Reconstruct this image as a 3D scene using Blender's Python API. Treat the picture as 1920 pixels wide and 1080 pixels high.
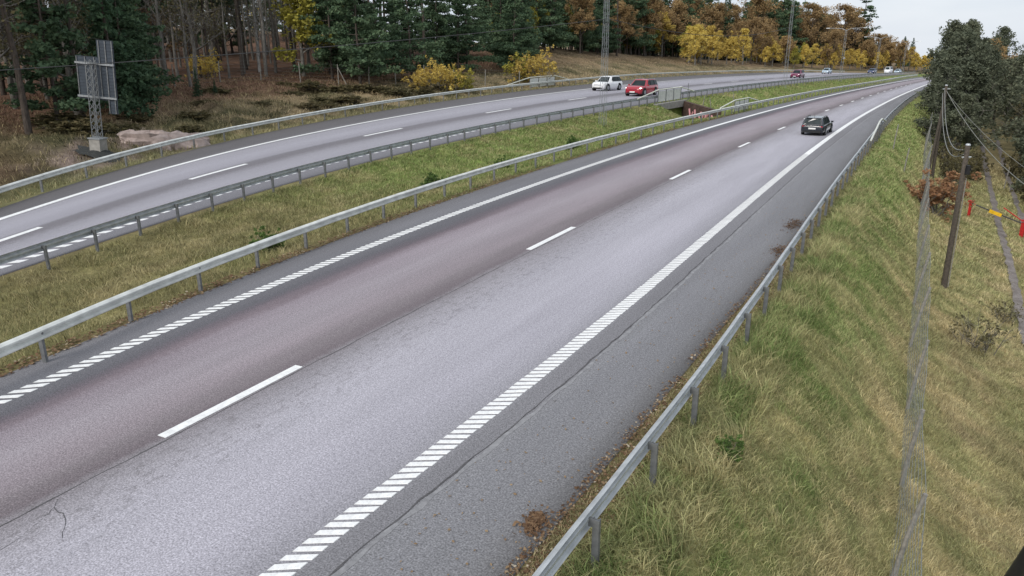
import bpy, math, random
import numpy as np
from mathutils import Vector, Matrix

for o in list(bpy.data.objects): bpy.data.objects.remove(o)
sc = bpy.context.scene
C = sc.collection
R = math.radians

# ---------------------------------------------------------------- camera
CAM_H = 5.5
cam_d = bpy.data.cameras.new('camera'); cam = bpy.data.objects.new('camera', cam_d); C.objects.link(cam)
cam_d.sensor_width = 36.0; cam_d.lens = 36.0*1400/1920
cam_d.clip_start = 0.1; cam_d.clip_end = 4000
cam.location = (0, 0, CAM_H)
cam.rotation_euler = (math.pi/2 - math.atan(448/1400), 0, 0)
sc.camera = cam

# ---------------------------------------------------------------- sky, sun, exposure
SUN_EL, SUN_AZ = R(38), R(215)          # azimuth clockwise from +Y
w = bpy.data.worlds.new('World'); sc.world = w; w.use_nodes = True
nt = w.node_tree; nt.nodes.clear()
sky = nt.nodes.new('ShaderNodeTexSky'); sky.sky_type = 'NISHITA'; sky.sun_disc = False
sky.sun_elevation = SUN_EL; sky.sun_rotation = SUN_AZ; sky.dust_density = 2.0; sky.air_density = 1.0
tc = nt.nodes.new('ShaderNodeTexCoord')
mp = nt.nodes.new('ShaderNodeMapping'); mp.inputs['Scale'].default_value = (1.6, 1.6, 6.0)
nz = nt.nodes.new('ShaderNodeTexNoise'); nz.inputs['Scale'].default_value = 2.2; nz.inputs['Detail'].default_value = 6
rp = nt.nodes.new('ShaderNodeValToRGB')
rp.color_ramp.elements[0].position = 0.30; rp.color_ramp.elements[0].color = (7.0, 7.8, 8.9, 1)
rp.color_ramp.elements[1].position = 0.70; rp.color_ramp.elements[1].color = (9.1, 9.6, 10.3, 1)
mx = nt.nodes.new('ShaderNodeMixRGB'); mx.inputs[0].default_value = 0.86
bg = nt.nodes.new('ShaderNodeBackground'); bg.inputs[1].default_value = 0.060
wo = nt.nodes.new('ShaderNodeOutputWorld')
nt.links.new(tc.outputs['Generated'], mp.inputs[0]); nt.links.new(mp.outputs[0], nz.inputs['Vector'])
nt.links.new(nz.outputs['Fac'], rp.inputs[0]); nt.links.new(sky.outputs[0], mx.inputs[1]); nt.links.new(rp.outputs[0], mx.inputs[2])
nt.links.new(mx.outputs[0], bg.inputs[0]); nt.links.new(bg.outputs[0], wo.inputs[0])
sl = bpy.data.lights.new('sun', 'SUN'); sl.energy = 1.5; sl.angle = R(25); sl.color = (1.0, 0.96, 0.90)
so = bpy.data.objects.new('sun', sl); C.objects.link(so)
so.rotation_euler = (math.pi/2 - SUN_EL, 0, math.pi - SUN_AZ)
vs = sc.view_settings; vs.view_transform = 'Standard'; vs.look = 'None'; vs.exposure = 0.72; vs.gamma = 1.0
vs.use_curve_mapping = False

# ---------------------------------------------------------------- materials
def srgb(r, g, b, k=1.0):
    f = lambda c: ((c/255+0.055)/1.055)**2.4 if c/255 > 0.04045 else c/255/12.92
    m_ = .6*g+.4*r; r, g, b = m_+(r-m_)*.8, m_+(g-m_)*.8, m_+(b-m_)*.72
    return (f(r)*k, f(g)*k, f(b)*k, 1)
class NT:
    def __init__(s, name, rough=0.8, metal=0.0, spec=0.3):
        s.m = bpy.data.materials.new(name); s.m.use_nodes = True; s.t = s.m.node_tree
        s.b = s.t.nodes['Principled BSDF']; s.b.inputs['Roughness'].default_value = rough
        s.b.inputs['Metallic'].default_value = metal; s.b.inputs['Specular IOR Level'].default_value = spec
    def n(s, typ, **kw):
        x = s.t.nodes.new('ShaderNode'+typ)
        for k, v in kw.items():
            if k.startswith('i_'): x.inputs[k[2:].replace('_', ' ')].default_value = v
            else: setattr(x, k, v)
        return x
    def l(s, a, b): s.t.links.new(a, b)
    def coord(s, kind='Object'): return s.n('TexCoord').outputs[kind]
    def noise(s, vec, scale, detail=3, rough=0.55):
        x = s.n('TexNoise', i_Scale=scale, i_Detail=detail, i_Roughness=rough)
        if vec is not None: s.l(vec, x.inputs['Vector'])
        return x.outputs['Fac']
    def ramp(s, fac, stops, interp='LINEAR'):
        x = s.n('ValToRGB'); cr = x.color_ramp; cr.interpolation = interp
        while len(cr.elements) < len(stops): cr.elements.new(0.5)
        for e, (p, c) in zip(cr.elements, stops): e.position = p; e.color = c if len(c) == 4 else (*c, 1)
        s.l(fac, x.inputs[0]); return x.outputs[0]
    def mix(s, fac, a, b, mode='MIX'):
        x = s.n('MixRGB', blend_type=mode)
        for i, v in ((0, fac), (1, a), (2, b)):
            if hasattr(v, 'is_output'): s.l(v, x.inputs[i])
            else: x.inputs[i].default_value = v
        return x.outputs[0]
    def math(s, op, a, b=0.0):
        x = s.n('Math', operation=op)
        for i, v in ((0, a), (1, b)):
            if hasattr(v, 'is_output'): s.l(v, x.inputs[i])
            else: x.inputs[i].default_value = v
        return x.outputs[0]
    def col(s, c):
        if hasattr(c, 'is_output'): s.l(c, s.b.inputs['Base Color'])
        else: s.b.inputs['Base Color'].default_value = c
    def bump(s, h, strength=0.3, dist=0.02):
        x = s.n('Bump', i_Strength=strength, i_Distance=dist); s.l(h, x.inputs['Height']); s.l(x.outputs[0], s.b.inputs['Normal'])
M = {}
def simple(name, c, rough=0.7, metal=0.0, var=0.18, scale=6.0, spec=0.3):
    t = NT(name, rough, metal, spec); f = t.noise(t.coord(), scale, 5)
    lo = tuple(x*(1-var) for x in c[:3])+(1,); hi = tuple(min(1, x*(1+var)) for x in c[:3])+(1,)
    t.col(t.ramp(f, [(0.3, lo), (0.7, hi)])); M[name] = t.m; return t
simple('galvanised', (0.46, 0.48, 0.49), 0.5, 0.3, 0.2, 5)
simple('galvanised_weathered', (0.60, 0.61, 0.58), 0.6, 0.1, 0.2, 3)
simple('post_steel', (0.19, 0.195, 0.20), 0.55, 0.4, 0.25, 9)
simple('lattice_steel', (0.29, 0.305, 0.315), 0.5, 0.3, 0.2, 9)
simple('sign_mast', (0.20, 0.21, 0.215), 0.6, 0.1, 0.2, 9)
simple('sign_back', (0.05, 0.062, 0.078), 0.6, 0.0, 0.15, 3)
simple('concrete', (0.30, 0.285, 0.26), 0.9, 0, 0.2, 4)
simple('parapet_panel', (0.62, 0.63, 0.58), 0.8, 0, 0.14, 4)
simple('parapet_rail', (0.66, 0.67, 0.58), 0.55, 0.0, 0.15, 3)
simple('rust_wall', (0.085, 0.055, 0.045), 0.95, 0, 0.4, 3)
simple('graffiti_paint', (0.62, 0.30, 0.32), 0.7, 0, 0.1, 6)
simple('old_wood', (0.075, 0.062, 0.05), 0.9, 0, 0.35, 14)
simple('grey_wood', (0.24, 0.225, 0.20), 0.9, 0, 0.3, 14)
simple('cable', (0.05, 0.05, 0.05), 0.6, 0, 0.1, 5)
simple('grey_cable', (0.22, 0.22, 0.20), 0.6, 0, 0.1, 5)
simple('fence_wire', (0.20, 0.215, 0.21), 0.5, 0.3, 0.15, 5)
simple('black_paint', (0.02, 0.02, 0.022), 0.4, 0, 0.2, 8)
simple('red_paint', (0.42, 0.02, 0.02), 0.5, 0, 0.25, 12)
simple('yellow_paint', (0.70, 0.42, 0.02), 0.5, 0, 0.2, 9)
simple('rock', (0.34, 0.275, 0.25), 0.95, 0, 0.35, 2.5)
simple('mesh_fabric', (0.035, 0.037, 0.036), 0.9, 0, 0.3, 6)
simple('tyre', (0.015, 0.015, 0.016), 0.85, 0, 0.1, 10)
simple('alloy', (0.35, 0.36, 0.38), 0.35, 0.6, 0.1, 10)
simple('plastic_black', (0.018, 0.018, 0.02), 0.6, 0, 0.1, 10)
simple('plate_white', (0.75, 0.75, 0.72), 0.5, 0, 0.04, 10)
simple('lamp_head', (0.75, 0.76, 0.76), 0.4, 0, 0.05, 10)
def paintmat(name, c, rough=0.22):
    t = NT(name, rough, 0.0, 0.5); f = t.noise(t.coord(), 2.0, 4)
    t.col(t.mix(f, tuple(x*0.9 for x in c)+(1,), tuple(min(1, x*1.08) for x in c)+(1,)))
    t.b.inputs['Coat Weight'].default_value = 0.5; t.b.inputs['Coat Roughness'].default_value = 0.08; M[name] = t.m
paintmat('car_white', (0.78, 0.79, 0.80)); paintmat('car_red', (0.36, 0.02, 0.035)); paintmat('car_dark', (0.016, 0.02, 0.026), 0.18)
paintmat('car_maroon', (0.16, 0.015, 0.06)); paintmat('car_silver', (0.40, 0.50, 0.58)); paintmat('car_navy', (0.03, 0.05, 0.13))
t = NT('car_glass', 0.3, 0.0, 0.12); f = t.noise(t.coord(), 1.2, 2); t.col(t.ramp(f, [(0.3, (0.012, 0.018, 0.02, 1)), (0.7, (0.035, 0.048, 0.05, 1))])); M['car_glass'] = t.m
t = NT('tail_red', 0.25, 0, 0.5); t.col((0.62, 0.012, 0.025, 1)); M['tail_red'] = t.m
def emit(name, c, s):
    t = NT(name, 0.3); t.col((*c, 1)); t.b.inputs['Emission Color'].default_value = (*c, 1); t.b.inputs['Emission Strength'].default_value = s; M[name] = t.m
emit('headlamp_lit', (1.0, 0.93, 0.9), 2.6)
t = NT('headlamp_off', 0.12, 0, 0.6); t.col((0.62, 0.64, 0.66, 1)); M['headlamp_off'] = t.m

# road surface: UV.x = lateral metres across the carriageway, UV.y = metres along
def roadmat(name, stops, lo, hi, blotch):
    t = NT(name, 0.88, 0, 0.25)
    uv = t.coord('UV'); sx = t.n('SeparateXYZ'); t.l(uv, sx.inputs[0])
    mp = t.n('Mapping'); mp.inputs['Scale'].default_value = (1.0, 0.09, 1.0); t.l(uv, mp.inputs[0])
    wob = t.noise(mp.outputs[0], 1.5, 5, 0.6)
    wob2 = t.noise(uv, 5.0, 3, 0.6)
    x = t.math('ADD', sx.outputs[0], t.math('MULTIPLY', t.math('SUBTRACT', wob, 0.5), 0.55))
    x = t.math('ADD', x, t.math('MULTIPLY', t.math('SUBTRACT', wob2, 0.5), 0.28))
    n = t.n('MapRange'); t.l(x, n.inputs[0]); n.inputs[1].default_value = lo; n.inputs[2].default_value = hi
    c = t.ramp(n.outputs[0], [((p-lo)/(hi-lo), cc) for p, cc in stops])
    g1 = t.noise(uv, 42, 2, 0.7); g2 = t.noise(uv, 15, 3, 0.6); g3 = t.noise(mp.outputs[0], 0.9, 5, 0.65)
    c = t.mix(1.0, c, t.ramp(g1, [(0.34, (0.62, 0.62, 0.62, 1)), (0.50, (0.98, 0.98, 0.99, 1)), (0.66, (1.42, 1.42, 1.44, 1))]), 'MULTIPLY')
    c = t.mix(1.0, c, t.ramp(g2, [(0.3, (0.86, 0.86, 0.86, 1)), (0.7, (1.14, 1.14, 1.13, 1))]), 'MULTIPLY')
    c = t.mix(1.0, c, t.ramp(g3, [(0.3, (1-blotch, 1-blotch, 1-blotch, 1)), (0.7, (1+blotch, 1+blotch, 1+blotch, 1))]), 'MULTIPLY')
    # worn patches that thin out away from the lane joint
    pm = t.n('Mapping'); pm.inputs['Scale'].default_value = (1.0, 0.35, 1.0); t.l(uv, pm.inputs[0])
    pn = t.noise(pm.outputs[0], 9.0, 6, 0.85)
    near = t.n('MapRange'); t.l(t.math('ABSOLUTE', t.math('ADD', sx.outputs[0], 0.75)), near.inputs[0]); near.inputs[1].default_value = 0.3; near.inputs[2].default_value = 1.1; near.inputs[3].default_value = 1; near.inputs[4].default_value = 0
    patch = t.math('MULTIPLY', t.math('GREATER_THAN', pn, 0.55), near.outputs[0])
    c = t.mix(t.math('MULTIPLY', patch, 0.38), c, (0.115, 0.105, 0.108, 1))
    t.col(c); t.bump(g1, 0.35, 0.012); M[name] = t.m; return t
E0 = 0.97
roadmat('asphalt_near', [(-6.2, srgb(112, 110, 110, E0)), (-5.6, srgb(122, 121, 124, E0)), (-4.95, srgb(127, 126, 130, E0)), (-4.66, srgb(128, 127, 130, E0)), (-4.60, srgb(122, 120, 124, E0)),
    (-4.2, srgb(128, 126, 130, E0)), (-3.7, srgb(152, 149, 157, E0)), (-3.0, srgb(169, 165, 175, E0)), (-1.3, srgb(168, 164, 173, E0)), (-0.5, srgb(150, 145, 151, E0)), (-0.12, srgb(134, 127, 131, E0)), (0.05, srgb(114, 103, 107, E0)),
    (0.45, srgb(128, 118, 121, E0)), (0.9, srgb(145, 133, 138, E0)), (1.8, srgb(153, 143, 149, E0)), (2.7, srgb(142, 130, 137, E0)), (2.95, srgb(122, 108, 114, E0)), (3.2, srgb(104, 95, 102, E0)), (3.45, srgb(98, 96, 102, E0)),
    (3.9, srgb(106, 105, 110, E0)), (4.3, srgb(118, 117, 122, E0)), (5.6, srgb(114, 112, 115, E0))], -6.3, 5.7, 0.12)
roadmat('asphalt_far', [(-6.2, srgb(112, 111, 116, E0)), (-4.2, srgb(124, 122, 128, E0)), (-3.6, srgb(150, 147, 156, E0)), (-2.2, srgb(156, 153, 162, E0)), (-1.2, srgb(148, 145, 153, E0)), (-0.55, srgb(122, 118, 124, E0)), (0.15, srgb(120, 116, 122, E0)), (0.5, srgb(150, 147, 156, E0)),
    (2.0, srgb(160, 157, 167, E0)), (3.5, srgb(153, 150, 158, E0)), (4.0, srgb(116, 113, 116, E0)), (4.5, srgb(102, 99, 101, E0)), (6.0, srgb(98, 94, 94, E0))], -6.3, 6.1, 0.05)
def roadpaint(name):
    t = NT(name, 0.7); v = t.coord(); a = t.noise(v, 9, 5, 0.7); b = t.noise(v, 60, 2, 0.7)
    c = t.ramp(a, [(0.25, (0.62, 0.62, 0.61, 1)), (0.6, (0.84, 0.84, 0.83, 1))])
    c = t.mix(t.math('MULTIPLY', t.math('GREATER_THAN', b, 0.66), 0.6), c, (0.36, 0.35, 0.36, 1)); t.col(c); M[name] = t.m
roadpaint('road_paint')
t = NT('crack', 0.95); f = t.noise(t.coord(), 8, 4); t.col(t.ramp(f, [(0.3, (0.06, 0.058, 0.06, 1)), (0.7, (0.12, 0.115, 0.12, 1))])); M['crack'] = t.m
t = NT('sealed_edge', 0.9); f = t.noise(t.coord(), 7, 6, 0.7); t.col(t.ramp(f, [(0.35, (0.19, 0.188, 0.195, 1)), (0.65, (0.30, 0.297, 0.305, 1))])); M['sealed_edge'] = t.m
# materials driven by a per-vertex tint attribute (plant and soil colour)
def tinted(name, rough=0.9, nscale=3.0, amt=0.35, fine=30.0, transl=0.0):
    t = NT(name, rough, 0, 0.15); a = t.n('Attribute', attribute_name='tint')
    g = t.coord('Object'); f = t.noise(g, nscale, 6, 0.65); h = t.noise(g, fine, 3, 0.7)
    c = t.mix(1.0, a.outputs['Color'], t.ramp(f, [(0.3, (1-amt,)*3+(1,)), (0.7, (1+amt,)*3+(1,))]), 'MULTIPLY')
    c = t.mix(1.0, c, t.ramp(h, [(0.3, (0.72, 0.72, 0.72, 1)), (0.7, (1.25, 1.25, 1.25, 1))]), 'MULTIPLY')
    t.col(c)
    if fine < 20 or name == 'soil': t.bump(h, 0.6, 0.08)
    M[name] = t.m; return t
tinted('soil', 0.95, 1.1, 0.30, 9.0)
def leafmat(name, stops):
    t = NT(name, 0.75, 0, 0.2); a = t.n('Attribute', attribute_name='shade'); oi = t.n('ObjectInfo')
    f = t.math('ADD', a.outputs['Fac'], t.math('MULTIPLY', t.math('SUBTRACT', oi.outputs['Random'], 0.5), 0.35))
    c = t.ramp(f, stops); t.col(c)
    tr = t.n('BsdfTranslucent'); t.l(c, tr.inputs[0]); ms = t.n('MixShader'); ms.inputs[0].default_value = 0.28
    out = t.t.nodes['Material Output']; t.l(t.b.outputs[0], ms.inputs[1]); t.l(tr.outputs[0], ms.inputs[2]); t.l(ms.outputs[0], out.inputs[0]); M[name] = t.m
leafmat('needles_pine', [(0.0, (0.043, 0.074, 0.043, 1)), (0.5, (0.083, 0.135, 0.072, 1)), (1.0, (0.156, 0.216, 0.116, 1))])
leafmat('needles_spruce', [(0.0, (0.031, 0.065, 0.039, 1)), (1.0, (0.096, 0.160, 0.083, 1))])
leafmat('leaves_yellow', [(0.0, (0.299, 0.202, 0.057, 1)), (0.45, (0.568, 0.417, 0.106, 1)), (1.0, (0.805, 0.660, 0.177, 1))])
leafmat('leaves_olive', [(0.0, (0.172, 0.159, 0.040, 1)), (0.5, (0.316, 0.287, 0.057, 1)), (1.0, (0.546, 0.489, 0.086, 1))])
leafmat('leaves_orange', [(0.0, (0.183, 0.123, 0.063, 1)), (0.5, (0.317, 0.213, 0.101, 1)), (1.0, (0.464, 0.322, 0.154, 1))])
leafmat('leaves_green', [(0.0, (0.070, 0.081, 0.054, 1)), (0.5, (0.120, 0.135, 0.089, 1)), (1.0, (0.204, 0.216, 0.142, 1))])
leafmat('leaves_dull', [(0.0, (0.072, 0.065, 0.036, 1)), (0.5, (0.124, 0.111, 0.055, 1)), (1.0, (0.195, 0.163, 0.078, 1))])
leafmat('leaves_rust', [(0.0, (0.17, 0.09, 0.05, 1)), (0.5, (0.30, 0.16, 0.085, 1)), (1.0, (0.42, 0.26, 0.14, 1))])
leafmat('leaves_fresh', [(0.0, (0.05, 0.09, 0.025, 1)), (0.5, (0.09, 0.15, 0.04, 1)), (1.0, (0.15, 0.22, 0.06, 1))])
leafmat('heather', [(0.0, (0.068, 0.063, 0.030, 1)), (0.5, (0.128, 0.112, 0.051, 1)), (1.0, (0.225, 0.173, 0.090, 1))])
leafmat('leaf_litter', [(0.0, (0.10, 0.058, 0.035, 1)), (0.5, (0.21, 0.125, 0.07, 1)), (0.85, (0.34, 0.24, 0.14, 1)), (1.0, (0.62, 0.56, 0.45, 1))])
def bark(name, a, b, sc_=4.0):
    t = NT(name, 0.95, 0, 0.1); mp = t.n('Mapping'); mp.inputs['Scale'].default_value = (3, 3, 0.8); t.l(t.coord(), mp.inputs[0])
    f = t.noise(mp.outputs[0], sc_, 5, 0.7); t.col(t.ramp(f, [(0.35, a), (0.65, b)])); M[name] = t.m
bark('bark_pine', (0.045, 0.038, 0.033, 1), (0.12, 0.098, 0.082, 1))
bark('bark_grey', (0.095, 0.088, 0.078, 1), (0.24, 0.225, 0.20, 1))
bark('bark_birch', (0.10, 0.095, 0.09, 1), (0.55, 0.54, 0.51, 1), 2.5)

# ---------------------------------------------------------------- mesh helpers
class MB:
    def __init__(s): s.v = []; s.f = []
    def add(s, vs_, fs):
        b = len(s.v); s.v += [tuple(p) for p in vs_]; s.f += [tuple(i+b for i in f) for f in fs]; return s
    def box(s, c, d, rz=0.0, ry=0.0):
        m = Matrix.Rotation(rz, 3, 'Z') @ Matrix.Rotation(ry, 3, 'Y'); c = Vector(c); P = []
        for x in (-.5, .5):
            for y in (-.5, .5):
                for z in (-.5, .5): P.append(c + m @ Vector((x*d[0], y*d[1], z*d[2])))
        return s.add(P, [(0, 1, 3, 2), (4, 6, 7, 5), (0, 4, 5, 1), (2, 3, 7, 6), (0, 2, 6, 4), (1, 5, 7, 3)])
    def tube(s, pts, r, sides=6, cap=True):
        pts = [Vector(p) for p in pts]; n = len(pts); rr = r if hasattr(r, '__len__') else [r]*n; V_ = []; F = []
        for i, p in enumerate(pts):
            t_ = (pts[min(i+1, n-1)]-pts[max(i-1, 0)]).normalized()
            a = t_.orthogonal().normalized() if i == 0 else (a - t_*a.dot(t_)).normalized()
            b = t_.cross(a)
            for k in range(sides):
                q = 2*math.pi*k/sides; V_.append(p + (a*math.cos(q)+b*math.sin(q))*rr[i])
        for i in range(n-1):
            for k in range(sides):
                k2 = (k+1) % sides; F.append((i*sides+k, i*sides+k2, (i+1)*sides+k2, (i+1)*sides+k))
        if cap: F.append(tuple(range(sides-1, -1, -1))); F.append(tuple((n-1)*sides+k for k in range(sides)))
        return s.add(V_, F)
    def sweep(s, frames, prof, close=True):
        """frames: (origin, side vector, up vector); prof: (side, up) closed loop"""
        V_ = []; F = []; m = len(prof)
        for o, a, b in frames:
            for x, y in prof: V_.append(o + a*x + b*y)
        for i in range(len(frames)-1):
            for k in range(m):
                k2 = (k+1) % m; F.append((i*m+k, i*m+k2, (i+1)*m+k2, (i+1)*m+k))
        if close: F.append(tuple(range(m-1, -1, -1))); F.append(tuple((len(frames)-1)*m+k for k in range(m)))
        return s.add(V_, F)
    def mesh(s, name, mat, smooth=False):
        me = bpy.data.meshes.new(name); me.from_pydata(s.v, [], s.f); me.materials.append(M[mat] if isinstance(mat, str) else mat)
        if smooth:
            me.polygons.foreach_set('use_smooth', [True]*len(me.polygons))
        me.update(); return me
    def build(s, name, mat, parent=None, loc=(0, 0, 0), smooth=False):
        return obj(name, s.mesh(name, mat, smooth), parent, loc)
def obj(name, me, parent=None, loc=(0, 0, 0), rz=0.0):
    o = bpy.data.objects.new(name, me); C.objects.link(o); o.location = loc; o.rotation_euler = (0, 0, rz)
    if parent is not None: o.parent = parent
    return o
def tag(o, label=None, cat=None, group=None, kind=None):
    for k, v in (('label', label), ('category', cat), ('group', group), ('kind', kind)):
        if v: o[k] = v
    return o
def thing(name, loc, label, cat, group=None, rz=0.0):
    return tag(obj(name, None, None, loc, rz), label, cat, group)
def copy_tree(o, parent=None):
    c = o.copy(); C.objects.link(c); c.parent = parent
    for ch in list(o.children): copy_tree(ch, c)
    return c
def npmesh(name, verts, faces, mat, attrs=None, smooth=False):
    """verts (n,3), faces (m,k) arrays; attrs: {'tint': (n,3) or 'shade': (n,)}"""
    me = bpy.data.meshes.new(name); nv, (nf, k) = len(verts), faces.shape
    me.vertices.add(nv); me.vertices.foreach_set('co', np.asarray(verts, np.float32).ravel())
    me.loops.add(nf*k); me.loops.foreach_set('vertex_index', faces.astype(np.int32).ravel())
    me.polygons.add(nf); me.polygons.foreach_set('loop_start', np.arange(0, nf*k, k, dtype=np.int32))
    me.update(calc_edges=True)
    for an, arr in (attrs or {}).items():
        if arr.ndim == 2:
            a = me.attributes.new(an, 'FLOAT_COLOR', 'POINT'); a.data.foreach_set('color', np.concatenate([arr, np.ones((nv, 1))], 1).astype(np.float32).ravel())
        else:
            a = me.attributes.new(an, 'FLOAT', 'POINT'); a.data.foreach_set('value', arr.astype(np.float32))
    if smooth: me.polygons.foreach_set('use_smooth', np.ones(nf, bool))
    me.materials.append(M[mat]); return me
def vnoise(x, y, seed=0):
    """smooth value noise 0..1"""
    x = np.asarray(x, float)+seed*17.3; y = np.asarray(y, float)-seed*9.1
    xi, yi = np.floor(x), np.floor(y); fx, fy = x-xi, y-yi; fx = fx*fx*(3-2*fx); fy = fy*fy*(3-2*fy)
    h = lambda a, b: np.mod(np.sin(a*127.1+b*311.7+seed*74.7)*43758.5453, 1.0)
    return (h(xi, yi)*(1-fx)+h(xi+1, yi)*fx)*(1-fy)+(h(xi, yi+1)*(1-fx)+h(xi+1, yi+1)*fx)*fy
def fbm(x, y, seed=0):
    x = np.asarray(x, float); y = np.asarray(y, float); r = lambda a, k: ((x*math.cos(a)-y*math.sin(a))*k, (x*math.sin(a)+y*math.cos(a))*k)
    wx = (vnoise(*r(.9, .8), seed+7)-.5)*1.2; x, y = x+wx, y-wx*.6
    return vnoise(*r(.35, 1), seed)*.45+vnoise(*r(1.3, 2.1), seed+1)*.3+vnoise(*r(2.4, 4.3), seed+2)*.25

# ---------------------------------------------------------------- road alignment: u along the motorway, v to its left
TH = 1.08; CT, ST = math.cos(TH), math.sin(TH)
NU = np.array([-15, -5, 0, 5, 10, 15, 20, 30, 40, 55, 70, 90, 110, 140, 180, 230, 300, 420.])
LN = {
 'dash':  [9.1, 9.18, 9.2, 9.26, 9.33, 9.38, 9.39, 9.37, 9.25, 8.88, 8.3, 7.27, 6.13, 4.33, 1.6, -3.4, -14, -42],
 'redge': [5.7, 5.65, 5.6, 5.5, 5.35, 5.26, 5.24, 5.25, 5.22, 5.0, 4.6, 3.78, 2.82, 1.24, -1.2, -5.8, -16, -44],
 'ledge': [11.5, 11.9, 12.15, 12.55, 13.15, 13.57, 13.84, 14.06, 14.02, 13.59, 12.93, 11.82, 10.57, 8.54, 5.5, 0.2, -11.2, -39],
 'rrail': [2.7, 2.7, 2.68, 2.6, 2.48, 2.45, 2.46, 2.48, 2.42, 2.28, 2.02, 1.41, 0.53, -1.01, -3.4, -8.0, -18, -46],
 'lrail': [12.2, 12.5, 12.7, 13.05, 14.2, 15.04, 15.62, 16.18, 16.19, 15.62, 14.78, 13.41, 11.95, 9.68, 6.8, 3.1, -7.6, -36],
 'seam':  [5.2, 5.15, 5.1, 5.0, 4.79, 4.68, 4.66, 4.64, 4.6, 4.32, 3.9, 3.06, 2.1, 0.51, -1.9, -6.6, -16.7, -44.7],
 'rasph': [3.3, 3.3, 3.28, 3.24, 3.11, 3.0, 2.86, 2.74, 2.68, 2.55, 2.3, 1.72, 0.85, -0.66, -3.0, -7.6, -17.7, -45.7],
 'lasph': [11.9, 12.3, 12.6, 13.42, 14.2, 14.82, 15.23, 15.66, 15.75, 15.3, 14.5, 13.15, 11.75, 9.5, 6.6, 2.9, -7.8, -36.2],
 'fedge': [19.0, 22.2, 23.8, 25.5, 27.4, 29.38, 31.25, 34.0, 35.54, 36.7, 37.29, 37.57, 37.54, 36.8, 35.6, 33.6, 24.5, -20],
 'fdash': [17.6, 20.5, 21.95, 23.54, 25.17, 26.78, 28.34, 30.3, 31.16, 31.35, 31.01, 30.12, 28.96, 26.9, 24.4, 20, 8.5, -27],
 'fnedge':[16.9, 19.2, 20.4, 21.61, 22.77, 23.89, 24.96, 26.0, 26.0, 25.75, 25.2, 23.8, 22.3, 20.4, 17.4, 12.6, 1.2, -31],
 'frail': [15.9, 18.0, 19.3, 20.5, 21.55, 22.53, 23.36, 24.14, 24.03, 23.1, 21.9, 20.1, 18.18, 15.4, 11.9, 6.7, -4.1, -34.7],
 'fnasph':[16.4, 18.7, 19.9, 21.1, 22.17, 23.05, 23.8, 24.54, 24.45, 23.6, 22.5, 20.75, 18.9, 16.1, 12.6, 7.4, -3.4, -34],
 'ffasph':[19.6, 22.8, 24.4, 26.2, 28.4, 30.8, 33.15, 36.7, 38.89, 40.74, 41.95, 43.01, 43.6, 45.8, 46.6, 44.5, 34, -12.5],
 'ffrail':[19.3, 22.6, 24.3, 26.3, 28.6, 31.1, 33.55, 37.2, 39.35, 41.5, 43.0, 44.5, 46.0, 48.2, 49.2, 47.0, 36.5, -10]}
LN = {k: np.array(v) for k, v in LN.items()}
def V(name, u):
    xk, yk = NU, LN[name]; u = np.asarray(u, float)
    h = np.diff(xk); d = np.diff(yk)/h; m = np.zeros_like(yk); m[1:-1] = (d[1:]*h[:-1]+d[:-1]*h[1:])/(h[1:]+h[:-1]); m[0] = d[0]; m[-1] = d[-1]
    i = np.clip(np.searchsorted(xk, u)-1, 0, len(xk)-2); H = h[i]; t_ = (u-xk[i])/H
    y = (2*t_**3-3*t_*t_+1)*yk[i]+(t_**3-2*t_*t_+t_)*H*m[i]+(-2*t_**3+3*t_*t_)*yk[i+1]+(t_**3-t_*t_)*H*m[i+1]
    return np.where(u > xk[-1], yk[-1]+(u-xk[-1])*d[-1], np.where(u < xk[0], yk[0]+(u-xk[0])*d[0], y))
def desc(u, u0, L, m):
    d = np.maximum(np.asarray(u, float)-u0, 0); return -np.where(d < L, m*d*d/(2*L), m*(d-L/2))
def zn(u): return desc(u, 50, 80, .012)
def zf(u): u = np.asarray(u, float); return .7-1.2*(np.clip(80-u, 0, 95)/66)**2+desc(u, 80, 80, .016)+desc(u, 240, 60, .012)
def XY(u, v): return u*CT-v*ST, u*ST+v*CT
def UVof(x, y): return x*CT+y*ST, -x*ST+y*CT
def P3(u, v, z): x, y = XY(u, v); return Vector((float(x), float(y), float(z)))
def frame(name, u, zfun, dv=0.0):
    """point on a line, unit tangent and unit left normal"""
    e = .05; p = P3(u, V(name, u)+dv, zfun(u)); q = P3(u+e, V(name, u+e)+dv, zfun(u+e)); t_ = (q-p); t_.z = 0; t_.normalize()
    return p, t_, Vector((-t_.y, t_.x, 0))

# ---------------------------------------------------------------- terrain
def smooth(a, b, x): t_ = np.clip((x-a)/(b-a), 0, 1); return t_*t_*(3-2*t_)
def right_z(u, d):
    """height d metres outside the right asphalt edge"""
    drop = 0.03+0.06*smooth(0, .7, d)+np.interp(d, [0, .8, 1.4, 2.2, 3.5, 4.6, 6.2, 8.5, 14, 60, 700], [0, -.03, .10, .65, 1.95, 2.6, 3.3, 3.85, 4.0, 4.0, 3.0])
    x, y = XY(u, V('rasph', u)-d)
    return zn(u)*.5-drop+(fbm(x*.5, y*.5, 3)-.5)*.2*smooth(.5, 3, d)
def bank(u): return np.interp(u, [-20, 60, 90, 120, 150, 220, 320], [.085, .09, .13, .20, .22, .17, .12])
def left_z(u, d):
    x, y = XY(u, V('ffasph', u)+d); k = bank(u)
    dd = np.maximum(d-1.5, 0)
    rise = k*np.minimum(dd, 26)+.05*np.maximum(dd-26, 0)*np.where(dd < 400, 1, 1)
    rise = np.minimum(rise, 22)
    return zf(u)-.03-.25*smooth(.2, 1.6, d)+.25*smooth(2, 5, d)+rise+(fbm(x*.35, y*.35, 5)-.5)*1.1*smooth(2.0, 8, d)+(fbm(x*1.3, y*1.3, 8)-.5)*.25*smooth(1.5, 4, d)
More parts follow.
